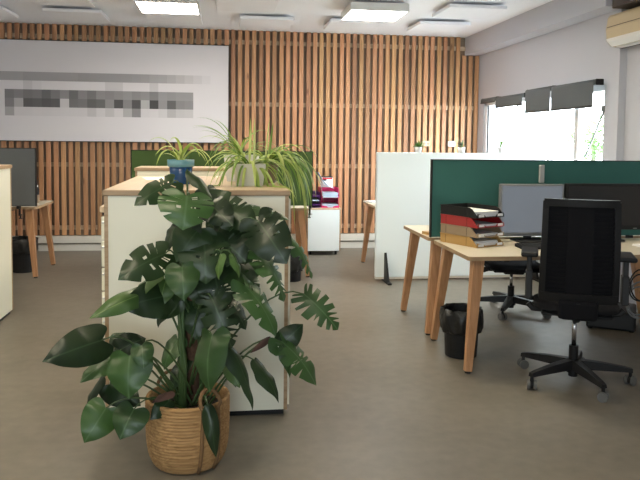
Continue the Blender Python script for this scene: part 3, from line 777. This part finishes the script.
o = MB().add(vs, fs).build('curled_sheet', 'blue_paper', None, True, (1.27, 8.72, PZ + .2545)); tag(o, 'curled pale blue sheet leaning over the magenta trays', 'paper')
t = thing('pen_box', 'small black box on the desk behind the white partition', 'box', (1.78, 7.62, .745))
MB().span(-.05, .05, -.05, .05, 0, .006).span(-.05, -.044, -.05, .05, .006, .12).span(.044, .05, -.05, .05, .006, .12).span(-.044, .044, -.05, -.044, .006, .12).span(-.044, .044, .044, .05, .006, .12).build('box', 'black', t)
for i in range(4): MB().tube([(-.02 + i * .013, .01 * (i % 2), .007), (-.03 + i * .02, .012 * (i % 2), .15)], .004, 6).build('pen', 'blue_paper' if i % 2 else 'dark_grey', t)
sheets((1.75, 7.97, .745), R(8), .15, .22, .012, 'white papers at the desk corner behind the white partition', 3)
sheets((-.42, 4.62, 1.2015), R(12), .21, .29, .003, 'white sheet lying on the wide birch-topped cabinet', 2)
t = thing('bottle', 'small bottle with tan body and dark neck on the desk behind the grey screen', 'bottle', (-2.06, 7.95, .745))
MB().lathe([(.022, 0), (.027, .006), (.027, .085), (.024, .09), (0, .09)], 18).build('body', 'taupe', t)
MB().lathe([(.0265, .09), (.0265, .15), (.016, .175), (0, .175)], 18).build('neck', 'black', t)
MB().lathe([(.015, .174), (.015, .195), (0, .196)], 14).build('cap', 'white_plastic', t)

# ================================================================== BASKET AND MONSTERA
BX, BY = -.165, 3.12
bk = thing('wicker_basket', 'woven seagrass basket with rope handles holding the big leafy plant', 'basket', (BX, BY, 0))
prof = [(0, .0)]; H_ = .305; nco = 22
def br(z):
    return .143 + .044 * (1 - math.exp(-z / .05))
for i in range(nco):
    z0 = H_ * i / nco; h = H_ / nco
    for k in range(4):
        zz = z0 + h * (k + .5) / 4; prof.append((br(zz) + .0042 * math.sin(PI * (k + .5) / 4) - .002, zz))
prof += [(br(H_) - .004, H_ + .004), (br(H_) - .014, H_ + .002), (br(H_) - .018, H_ - .03), (br(.1) - .02, .05), (0, .045)]
def weave(q, i): return .0013 * math.sin(44 * q + (i // 4) * PI)
o = MB().lathe(prof, 96, wob=lambda q, i: weave(q, i) if 0 < i < len(prof) - 2 else 0).build('woven_body', 'basket', bk, True)
def on_basket(q, z, off=.006): r_ = br(z) + off; return (r_ * math.cos(q), r_ * math.sin(q), z)
for q0 in (R(-56), R(124)):
    pts = [on_basket(q0 - .20 - .05 * (1 - z / .3), z) for z in (.008, .05, .10, .15, .20, .25, .295)]
    c = Vector(on_basket(q0, .30, .002))
    tn = Vector((-math.sin(q0), math.cos(q0), 0)); w = .05
    loop = [c + tn * (w * math.cos(R(180 - k * 20)) * -1 * -1) + Vector((0, 0, .012 + .062 * math.sin(R(k * 20)))) - Vector((math.cos(q0), math.sin(q0), 0)) * (.03 * math.sin(R(k * 20))) for k in range(0, 10)]
    pts2 = [on_basket(q0 + .20 + .05 * (1 - z / .3), z) for z in (.295, .25, .20, .15, .10, .05, .008)]
    MB().tube(pts + loop + pts2, .0085, 8).build('rope_handle', 'rope', bk, True)
    b_ = MB(); vs = []; fs = []
    for i, z in enumerate((.01, .06, .12, .18, .24, .295)):
        for k in range(5):
            vs.append(on_basket(q0 + (-.19 - .05 * (1 - z / .3)) * (1 - k / 2), z, .004))
    for i in range(5):
        for k in range(4): fs.append((i * 5 + k, i * 5 + k + 1, i * 5 + k + 6, i * 5 + k + 5))
    b_.add(vs, fs).build('handle_band', 'basket', bk, True)

pl = thing('monstera_plant', 'big split-leaf plant growing up a coir pole from the basket', 'plant', (BX, BY, 0.046))
def P_(v): return Vector(v) - Vector((BX, BY, .046))
MB().lathe([(0, .001), (.14, .001), (.150, .19), (.152, .205), (.10, .212), (0, .216)], 32).build('soil', 'soil', pl, True)
MB().tube([(.02, .02, .18), (.025, .02, .5), (.02, .01, .85), (.015, .01, 1.02)], [.034, .035, .034, .03], 14).build('coir_pole', 'moss', pl, True)

def catmull(ps, n):
    out = []; ps = [Vector(p) for p in ps]; ps = [2 * ps[0] - ps[1]] + ps + [2 * ps[-1] - ps[-2]]
    m = len(ps) - 3
    for i in range(n + 1):
        f = i / n * m; k = min(int(f), m - 1); u = f - k; a, b, c, d = ps[k:k + 4]
        out.append(.5 * ((2 * b) + (c - a) * u + (2 * a - 5 * b + 4 * c - d) * u * u + (3 * b - a - 3 * c + d) * u ** 3))
    return out
EDGE = {0: [(.03, 0), (-.10, .13), (-.16, .27), (-.08, .42), (.10, .49), (.32, .49), (.56, .40), (.77, .25), (.91, .10), (1, 0)],
        1: [(.03, 0), (-.13, .12), (-.20, .26), (-.11, .42), (.08, .50), (.33, .50), (.58, .43), (.79, .28), (.92, .12), (1, 0)],
        2: [(.02, 0), (-.10, .16), (-.14, .32), (-.04, .47), (.16, .52), (.40, .50), (.63, .42), (.81, .30), (.93, .15), (1, 0)],
        3: [(.0, 0), (-.03, .14), (.02, .30), (.14, .44), (.30, .50), (.46, .47), (.62, .38), (.78, .25), (.91, .10), (1, 0)]}
def leaf_mesh(kind, seed):
    rnd = random.Random(seed * 13 + kind)
    notch = []
    if kind == 1: notch = [(t + rnd.uniform(-.02, .02), .013 + rnd.uniform(0, .008), rnd.uniform(.35, .75)) for t in rnd.sample((.40, .50, .60, .70, .79), 3)]
    if kind == 2: notch = [(t + rnd.uniform(-.01, .01), .024 + rnd.uniform(0, .008), rnd.uniform(.68, .84)) for t in (.26, .37, .47, .57, .67, .77, .86)]
    rows_v = [0, .07, .18, .34, .52, .70, .86, 1.0]
    vs = []; fs = []
    a1, a2, a3 = rnd.uniform(0, 6), rnd.uniform(0, 6), rnd.uniform(.8, 1.25)
    for side in (1, -1):
        nt = [(t + rnd.uniform(-.03, .03), w, d * rnd.uniform(.8, 1.05)) for t, w, d in notch]
        ts = [i / 40 for i in range(41)]
        for t, w, d in nt: ts += [t - w, t - w * .5, t, t + w * .5, t + w]
        ts = sorted(t for t in ts if 0 <= t <= 1)
        mar = catmull([(p[0], p[1], 0) for p in EDGE[kind]], 400)
        base = len(vs)
        for t in ts:
            b = mar[int(round(t * 400))]
            mx = max(0.0, (t - .18) / .82) ** 1.15 * .98 if t > .18 else 0.0
            m = 1.0
            for tk, w, d in nt:
                q = abs(t - tk) / w
                if q < 1: m = min(m, 1 - d * (1 - q ** 1.6))
            for v in rows_v:
                vv = v * m
                x = mx + (b.x - mx) * vv; y = b.y * vv * side
                z = .14 * a3 * (4 * max(0, x) * (1 - x)) * .8 - .48 * abs(y) ** 1.6 + .10 * abs(y) + .04 * math.sin(9 * x + a1 + side) * abs(y) * 2 + .012 * math.sin(21 * x + a2) * vv
                vs.append((x, y, z))
        n = len(rows_v)
        hole = set()
        if kind == 1:
            for c in rnd.sample(range(12, 34), 3): hole |= {(c, 2), (c, 3)} if rnd.random() < .5 else {(c, 2)}
        for i in range(len(ts) - 1):
            for j in range(n - 1):
                if (i, j) in hole: continue
                q = (base + i * n + j, base + (i + 1) * n + j, base + (i + 1) * n + j + 1, base + i * n + j + 1)
                fs.append(q if side < 0 else q[::-1])
    me = bpy.data.meshes.new('leaf'); me.from_pydata(vs, [], fs)
    bm = bmesh.new(); bm.from_mesh(me); bmesh.ops.remove_doubles(bm, verts=bm.verts, dist=1e-4); bm.to_mesh(me); bm.free()
    for p in me.polygons: p.use_smooth = True
    return me
LEAFM = {}
def leaf_obj(parent, base, tip, width, kind, hint, mat, seed=0, name='leaf'):
    key = (kind, seed % 3, mat)
    if key not in LEAFM:
        me = leaf_mesh(kind, seed % 3); me.materials.append(M[mat]); LEAFM[key] = me
    o = bpy.data.objects.new(name, LEAFM[key]); COL.objects.link(o); o.parent = parent
    b, t = Vector(base), Vector(tip); ax = t - b; L = ax.length; ax.normalize()
    h = Vector(hint); nz = (h - ax * h.dot(ax)).normalized(); ny = nz.cross(ax)
    m = Matrix((ax * L, ny * width, nz * (L * .5 + width * .5))).transposed().to_4x4(); m.translation = b
    o.matrix_local = m
    return o
def bez(a, b, c, d, n=10):
    return [(a * (1 - u) ** 3 + b * 3 * u * (1 - u) ** 2 + c * 3 * u * u * (1 - u) + d * u ** 3) for u in (i / n for i in range(n + 1))]
MONSTERA = [  # base, tip, width, kind of leaf, facing, shade
    ((-0.229, 3.05, 1.271), (-0.373, 2.92, 1.183), 0.114, 1, (0, -1, 0.45), 0),
    ((-0.158, 2.92, 1.225), (-0.17, 2.84, 1.092), 0.230, 1, (0, -1, 0.45), 1),
    ((-0.162, 3.08, 1.318), (-0.052, 3.0, 1.188), 0.063, 3, (0, -0.4, 1), 0),
    ((-0.073, 3.0, 1.188), (0.033, 2.9, 1.1), 0.133, 1, (0, -1, 0.45), 0),
    ((-0.255, 3.0, 0.969), (-0.431, 2.86, 0.887), 0.163, 1, (0, -1, 0.45), 0),
    ((-0.35, 2.98, 0.801), (-0.55, 2.88, 0.724), 0.097, 0, (0, -1, 0.45), 2),
    ((-0.253, 3.02, 0.782), (-0.435, 2.94, 0.752), 0.166, 0, (0, -1, 0.45), 0),
    ((-0.177, 2.9, 0.93), (-0.166, 2.84, 0.8), 0.145, 0, (0, -1, 0.45), 1),
    ((-0.511, 2.95, 0.615), (-0.715, 2.8, 0.577), 0.170, 0, (0, -1, 0.45), 0),
    ((-0.388, 2.88, 0.565), (-0.384, 2.82, 0.406), 0.193, 0, (0, -1, 0.45), 1),
    ((-0.445, 3.0, 0.555), (-0.342, 3.05, 0.59), 0.126, 0, (0, -1, 0.45), 0),
    ((-0.42, 3.0, 0.546), (-0.494, 3.1, 0.598), 0.127, 0, (0, -1, 0.45), 0),
    ((-0.337, 2.86, 0.612), (-0.325, 2.82, 0.528), 0.094, 0, (0, -1, 0.45), 1),
    ((-0.475, 3.0, 0.508), (-0.592, 2.9, 0.452), 0.108, 0, (0, -0.4, 1), 1),
    ((-0.52, 3.02, 0.433), (-0.589, 3.0, 0.281), 0.067, 3, (-0.7, -0.7, 0.5), 0),
    ((-0.496, 3.05, 0.391), (-0.359, 3.0, 0.306), 0.142, 0, (0, -1, 0.45), 0),
    ((-0.492, 2.92, 0.334), (-0.57, 2.86, 0.215), 0.156, 0, (0, -1, 0.45), 1),
    ((-0.375, 2.9, 0.333), (-0.424, 2.84, 0.229), 0.150, 0, (0, -1, 0.45), 1),
    ((-0.052, 2.84, 0.651), (-0.058, 2.76, 0.441), 0.175, 0, (-0.7, -0.7, 0.5), 1),
    ((-0.054, 2.9, 0.796), (0.03, 2.86, 0.592), 0.147, 2, (0, -1, 0.45), 0),
    ((-0.003, 2.95, 0.61), (0.119, 2.86, 0.319), 0.097, 3, (0.7, -0.7, 0.5), 0),
    ((0.128, 3.0, 0.493), (0.236, 2.95, 0.314), 0.095, 3, (0.7, -0.7, 0.5), 0),
    ((0.086, 2.95, 0.834), (0.215, 2.88, 0.628), 0.137, 1, (0.7, -0.7, 0.5), 1),
    ((0.153, 2.95, 0.972), (0.248, 2.88, 0.778), 0.149, 2, (0.7, -0.7, 0.5), 1),
    ((0.14, 2.95, 1.115), (0.257, 2.85, 0.945), 0.192, 1, (0, -1, 0.45), 0),
    ((0.347, 3.0, 0.783), (0.488, 2.92, 0.64), 0.142, 2, (0, -1, 0.45), 1),
    ((0.251, 3.0, 0.57), (0.398, 2.95, 0.384), 0.145, 1, (0.7, -0.7, 0.5), 1),
    ((0.257, 3.02, 0.559), (0.35, 3.05, 0.635), 0.106, 0, (0, -1, 0.45), 0),
    ((0.249, 2.98, 0.562), (0.282, 2.94, 0.427), 0.061, 3, (0.7, -0.7, 0.5), 1),
    ((-0.058, 3.1, 1.183), (0.141, 2.98, 1.077), 0.180, 1, (0, -1, 0.45), 0),
    ((0.057, 3.1, 1.161), (0.282, 3.05, 1.107), 0.107, 1, (0, -0.4, 1), 1),
    ((0.283, 3.05, 1.035), (0.382, 3.0, 0.85), 0.087, 2, (0.7, -0.7, 0.5), 1),
    ((-0.012, 2.88, 0.986), (-0.024, 2.84, 0.884), 0.055, 3, (-0.7, -0.7, 0.5), 2),
    ((0.029, 2.88, 0.985), (0.058, 2.84, 0.891), 0.055, 3, (0.7, -0.7, 0.5), 2),
    ((-0.215, 3.1, 1.077), (-0.246, 3.05, 0.969), 0.096, 0, (-0.7, -0.7, 0.5), 0),
    ((-0.281, 3.05, 0.881), (-0.383, 2.98, 0.767), 0.096, 3, (-0.7, -0.7, 0.5), 2),
    ((-0.255, 3.05, 0.846), (-0.277, 3.0, 0.734), 0.105, 0, (0, -1, 0.45), 2),
    ((-0.213, 3.05, 0.765), (-0.386, 3.0, 0.711), 0.147, 0, (0, -1, 0.45), 0),
    ((-0.069, 2.88, 0.341), (-0.035, 2.86, 0.123), 0.069, 3, (0, -1, 0.45), 0),
    ((-0.244, 3.0, 0.319), (-0.315, 2.95, 0.263), 0.083, 0, (0, -1, 0.45), 0),
    ((0.019, 3.05, 0.453), (0.067, 3.0, 0.369), 0.074, 0, (0, -1, 0.45), 2),
    ((-0.048, 3.05, 1.056), (0.089, 2.95, 0.938), 0.209, 1, (0, -1, 0.45), 0),
    ((-0.107, 3.0, 1.08), (-0.205, 2.95, 0.942), 0.186, 0, (0, -1, 0.45), 0),
    ((-0.089, 2.98, 1.031), (-0.079, 2.9, 0.856), 0.225, 1, (0, -1, 0.45), 0),
    ((0.031, 3.08, 1.078), (0.16, 3.0, 0.981), 0.180, 0, (0, -1, 0.45), 0),
    ((0.013, 3.05, 0.922), (0.143, 2.98, 0.783), 0.178, 1, (0.7, -0.7, 0.5), 0),
    ((-0.126, 3.05, 0.923), (-0.106, 2.98, 0.744), 0.189, 0, (0, -1, 0.45), 0),
    ((-0.047, 3.0, 0.887), (-0.012, 2.94, 0.726), 0.186, 1, (0, -1, 0.45), 0),
    ((0.058, 3.1, 0.976), (0.119, 3.05, 0.92), 0.203, 0, (0, -1, 0.45), 0),
    ((-0.178, 3.05, 1.1), (-0.141, 3.0, 0.959), 0.179, 1, (-0.7, -0.7, 0.5), 0),
    ((-0.216, 3.1, 0.808), (-0.287, 3.02, 0.642), 0.138, 0, (-0.7, -0.7, 0.5), 0),
    ((-0.014, 3.12, 1.127), (0.066, 3.05, 1.019), 0.193, 0, (0, -1, 0.45), 1),
    ((0.195, 3.15, 1.068), (0.256, 3.1, 0.928), 0.141, 0, (0.7, -0.7, 0.5), 1),
    ((-0.119, 3.1, 0.743), (-0.126, 3.04, 0.578), 0.182, 0, (0, -1, 0.45), 0),
    ((0.005, 3.1, 0.74), (0.093, 3.04, 0.617), 0.117, 1, (0.7, -0.7, 0.5), 0),
    ((-0.208, 3.1, 0.563), (-0.265, 3.05, 0.445), 0.107, 0, (-0.7, -0.7, 0.5), 1),
    ((-0.182, 3.12, 0.465), (-0.231, 3.06, 0.341), 0.097, 0, (-0.7, -0.7, 0.5), 0),
    ((-0.012, 3.15, 0.487), (0.051, 3.1, 0.334), 0.098, 0, (0.7, -0.7, 0.5), 0),
    ((-0.086, 3.15, 1.233), (-0.014, 3.1, 1.139), 0.130, 0, (0, -0.4, 1), 0),
    ((0.121, 3.1, 0.911), (0.093, 3.05, 0.822), 0.107, 0, (0, -1, 0.45), 1),
]
rnd = random.Random(5)
for i, (b, t, w, kind, hint, sh) in enumerate(MONSTERA):
    b, t = P_(b), P_(t)
    hint = Vector(hint) + Vector((rnd.uniform(-.18, .18), rnd.uniform(-.1, .1), rnd.uniform(-.15, .15)))
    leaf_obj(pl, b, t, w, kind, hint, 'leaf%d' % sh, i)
    side = Vector((b.x, b.y, 0)); rad = side.length
    z0 = max(.20, min(.92, b.z - .12 - .55 * rad)) if b.z > .45 else .20
    q = rnd.uniform(-.03, .03)
    s = Vector((.02 + q + .1 * b.x, -.015 + rnd.uniform(-.02, .02) + .1 * b.y, z0))
    out = side.normalized() if rad > .02 else Vector((0, -1, 0))
    c1_ = s + Vector((out.x * rad * .25, out.y * rad * .25, max(.06, (b.z - s.z) * .55)))
    back = (b - t).normalized()
    c2_ = b + Vector((-out.x * rad * .25, -out.y * rad * .25, .05)) + back * .02
    MB().tube(bez(s, c1_, c2_, b, 9), [.0055 - .0025 * k / 9 for k in range(10)], 6).build('petiole', 'stem', pl, True)
for k in range(7):       # thick stems rising beside the pole
    a = rnd.uniform(0, 6); x, y = .05 * math.cos(a), .05 * math.sin(a)
    MB().tube([(x * 1.2, y * 1.2 - .01, .19), (x + rnd.uniform(-.02, .02), y - .02, .42), (x * .8 + rnd.uniform(-.03, .03), y - .015, .66), (x + rnd.uniform(-.05, .05), y - .01, .88)], [.011, .010, .008, .005], 7).build('stem', 'stem', pl, True)
leaf_obj(pl, P_((.20, 3.0, .59)), P_((.11, 2.98, .53)), .03, 3, (0, -1, .4), 'dried', 1, 'dried_leaf')
leaf_obj(pl, P_((-.22, 3.0, .36)), P_((-.31, 2.96, .33)), .05, 3, (0, -.4, 1), 'dried', 2, 'dried_leaf')

# ================================================================== SPIDER PLANTS AND POTS ON THE CABINET
def blade(parent, p0, az, el, L, w, droop, mat, n=12):
    d = Vector((math.cos(az) * math.cos(el), math.sin(az) * math.cos(el), math.sin(el))); p = Vector(p0); st = L / n
    vs = []; fs = []
    for i in range(n + 1):
        q = i / n; ww = w * (min(1, .45 + q * 2.2)) * (1 - max(0, (q - .55) / .45) ** 1.6) / 2 + .0004
        s = Vector((-math.sin(az), math.cos(az), 0))
        up = s.cross(d).normalized()
        vs += [p + s * ww + up * ww * .5, p, p - s * ww + up * ww * .5]
        p = p + d * st
        g = p + Vector(parent.location)
        if -.62 < g.x < .342 and 3.575 < g.y < 4.975 and 1.0 < g.z < 1.207: p.z += 1.207 - g.z; d.z = max(d.z, 0.0); d.normalize()
        d = (d + Vector((0, 0, -droop * st * (1 + 1.2 * q)))).normalized()
    for i in range(n):
        o = i * 3; fs += [(o, o + 3, o + 4, o + 1), (o + 1, o + 4, o + 5, o + 2)]
    me = bpy.data.meshes.new('leaf'); me.from_pydata(vs, [], fs)
    return obj('leaf', me, mat, parent, True)
rs = random.Random(21)
def spider(loc, lab, spec, cats='plant'):
    t = thing('spider_plant', lab, cats, loc)
    for (cx_, cy_, n, a0, a1, e0, e1, l0, l1, dr0, dr1, w, dk) in spec:
        for i in range(n):
            blade(t, (cx_ + rs.uniform(-.02, .02), cy_ + rs.uniform(-.02, .02), 0), R(rs.uniform(a0, a1)), R(rs.uniform(e0, e1)), rs.uniform(l0, l1), w * rs.uniform(.8, 1.2), rs.uniform(dr0, dr1), 'spider_dark' if rs.random() < dk else 'spider')
    return t
# front pot, pale grey square pot
t = thing('plant_pot', 'pale grey tapered square pot at the front edge of the wide cabinet', 'pot', (.137, 3.97, 1.2015), R(4))
def sq_pot(t, a0, a1, h, mat, name='pot'):
    m = MB(); th = .006; vs = []
    for (a, z) in ((a0, 0), (a1, h), (a1 - th, h), (a0 - th, .01)):
        vs += [(-a, -a, z), (a, -a, z), (a, a, z), (-a, a, z)]
    fs = [(0, 3, 2, 1)]
    for r_ in range(3):
        for k in range(4): fs.append((r_ * 4 + k, r_ * 4 + (k + 1) % 4, r_ * 4 + 4 + (k + 1) % 4, r_ * 4 + 4 + k))
    fs.append((12, 13, 14, 15)); m.add(vs, fs).build(name, mat, t)
    MB().span(-a1 + .012, a1 - .012, -a1 + .012, a1 - .012, h - .035, h - .02).build('soil', 'soil', t)
sq_pot(t, .070, .085, .125, 'grey_pot')
spider((.137, 3.97, 1.2015 + .106), 'spider plant spilling from the grey square pot over the cabinet front',
       [(0, 0, 18, 195, 345, 10, 50, .28, .50, 6, 10, .016, .25), (0, 0, 10, 160, 220, 20, 55, .24, .40, 5, 8, .015, .25), (0, 0, 5, -30, 40, 20, 50, .25, .4, 5, 8, .015, .4), (.01, 0, 2, 60, 120, 82, 89, .27, .31, .3, .6, .014, 0), (0, 0, 4, 120, 160, 50, 65, .22, .3, 3, 5, .013, .3)])
# rear planter
t = thing('plant_pot', 'white square planter behind the grey pot on the wide cabinet', 'pot', (.105, 4.42, 1.2015), R(-6))
sq_pot(t, .085, .105, .165, 'white_plastic')
spider((.105, 4.42, 1.2015 + .146), 'dense spider plant in the white planter behind the grey pot',
       [(0, 0, 16, 0, 360, 35, 75, .22, .36, 4, 8, .014, .5), (-.02, 0, 6, 120, 200, 55, 78, .3, .42, 2.5, 4.5, .012, .3), (0, -.02, 10, 180, 360, 15, 50, .2, .34, 5, 9, .014, .4)])
# big spider plant at the right-hand corner
t = thing('plant_pot', 'brown glazed pot under the long drooping spider plant at the cabinet corner', 'pot', (.255, 4.22, 1.2015))
MB().lathe([(.048, 0), (.052, .004), (.068, .10), (.072, .105), (.072, .118), (.064, .118), (.06, .03), (0, .03)], 24).build('pot', 'taupe', t)
MB().lathe([(0, .095), (.0595, .095), (0, .102)], 20).build('soil', 'soil', t)
spider((.255, 4.22, 1.2015 + .103), 'long drooping spider plant hanging past the cabinet corner',
       [(0, 0, 26, -75, 25, 30, 68, .36, .62, 5, 8.5, .016, .45), (0, 0, 10, 0, 70, 40, 70, .3, .45, 4, 7, .014, .5), (0, 0, 7, -120, -60, 30, 60, .3, .5, 6, 9, .015, .3), (0, 0, 3, 20, 60, 75, 85, .25, .3, 1, 2, .012, .5)])
# blue pot with its little spider plant
t = thing('plant_pot', 'cobalt blue glazed pot with a pale blue rim on the wide cabinet', 'pot', (-.255, 4.08, 1.2015))
MB().lathe([(.052, 0), (.058, .004), (.064, .06), (.068, .105), (.06, .105), (.055, .02), (0, .02)], 28).build('pot', 'blue_pot', t, True)
MB().lathe([(.070, .100), (.077, .104), (.078, .142), (.071, .142), (.066, .104)], 28).build('rim', 'blue_rim', t, True)
MB().lathe([(0, .118), (.0685, .118), (0, .124)], 20).build('soil', 'soil', t)
spider((-.255, 4.08, 1.2015 + .124), 'little pale spider plant arching out of the cobalt blue pot',
       [(0, 0, 5, 185, 250, 62, 78, .22, .30, 7, 10, .017, 0), (0, 0, 5, 290, 350, 60, 75, .22, .32, 7, 10, .016, 0), (0, 0, 3, 0, 180, 50, 70, .12, .18, 6, 9, .013, .2)])

# ================================================================== TINY PLANTS ON THE PARTITION
def tiny(loc, lab, plab, mt, kind):
    p = thing('plant_pot', plab, 'pot', loc, 0, 'tiny white pots on the partition')
    MB().lathe([(.026, 0), (.029, .002), (.040, .06), (.036, .06), (.028, .01), (0, .01)], 18).build('pot', 'paper', p, True)
    MB().lathe([(0, .046), (.033, .046), (0, .05)], 14).build('soil', 'soil', p)
    t = thing('potted_succulent', lab, 'plant', (loc[0], loc[1], loc[2] + .05), 0)
    rn = random.Random(len(lab))
    for i in range(16 if kind == 0 else 12):
        q = i * 2.4
        if kind == 0:
            e = R(15 + 70 * (i / 16)); L = .066
            blade(t, (.004 * math.cos(q), .004 * math.sin(q), .0), q, e, L * rn.uniform(.9, 1.25), .024, 4, mt, 5)
        else:
            blade(t, (.003 * math.cos(q), .003 * math.sin(q), .012 * (i % 5)), q, R(rn.uniform(20, 80)), rn.uniform(.04, .10) * (1 if kind == 1 else .8), .018, 6, mt, 5)
tiny((2.01, 7.05, 1.3505), 'green rosette succulent on the partition beside the beige socket', 'tiny white pot under the green rosette succulent', 'succulent', 0)
tiny((2.48, 7.05, 1.3505), 'spindly grey-leaved plant on the partition beside the off-white socket', 'tiny white pot under the spindly grey-leaved plant', 'grey_plant', 1)
tiny((2.92, 7.05, 1.3505), 'small leafy plant on the partition in front of the window', 'tiny white pot in front of the window', 'succulent', 2)

# ================================================================== TREE OUTSIDE
tr = thing('tree', 'leafy green tree outside beyond the open window stay', 'tree', (7.45, 13.2, -.2))
MB().tube([(0, 0, 0), (.03, .02, .9), (0, .05, 1.9)], [.09, .07, .03], 10).build('trunk', 'bark', tr, True)
vs = []; fs = []; rn = random.Random(3)
for i in range(700):
    v = Vector((rn.gauss(0, 1), rn.gauss(0, 1), rn.gauss(0, 1))).normalized() * (rn.random() ** .4)
    c = Vector((v.x * .55, v.y * .6, 1.75 + v.z * .62)); a = Vector((rn.gauss(0, 1), rn.gauss(0, 1), rn.gauss(0, 1))).normalized(); b = a.orthogonal().normalized()
    o = len(vs); vs += [c, c + a * .06 + b * .03, c + a * .13, c + a * .06 - b * .03]; fs.append((o, o + 1, o + 2, o + 3))
cr = MB().add(vs, fs).build('foliage', 'tree', tr); cr['kind'] = 'stuff'
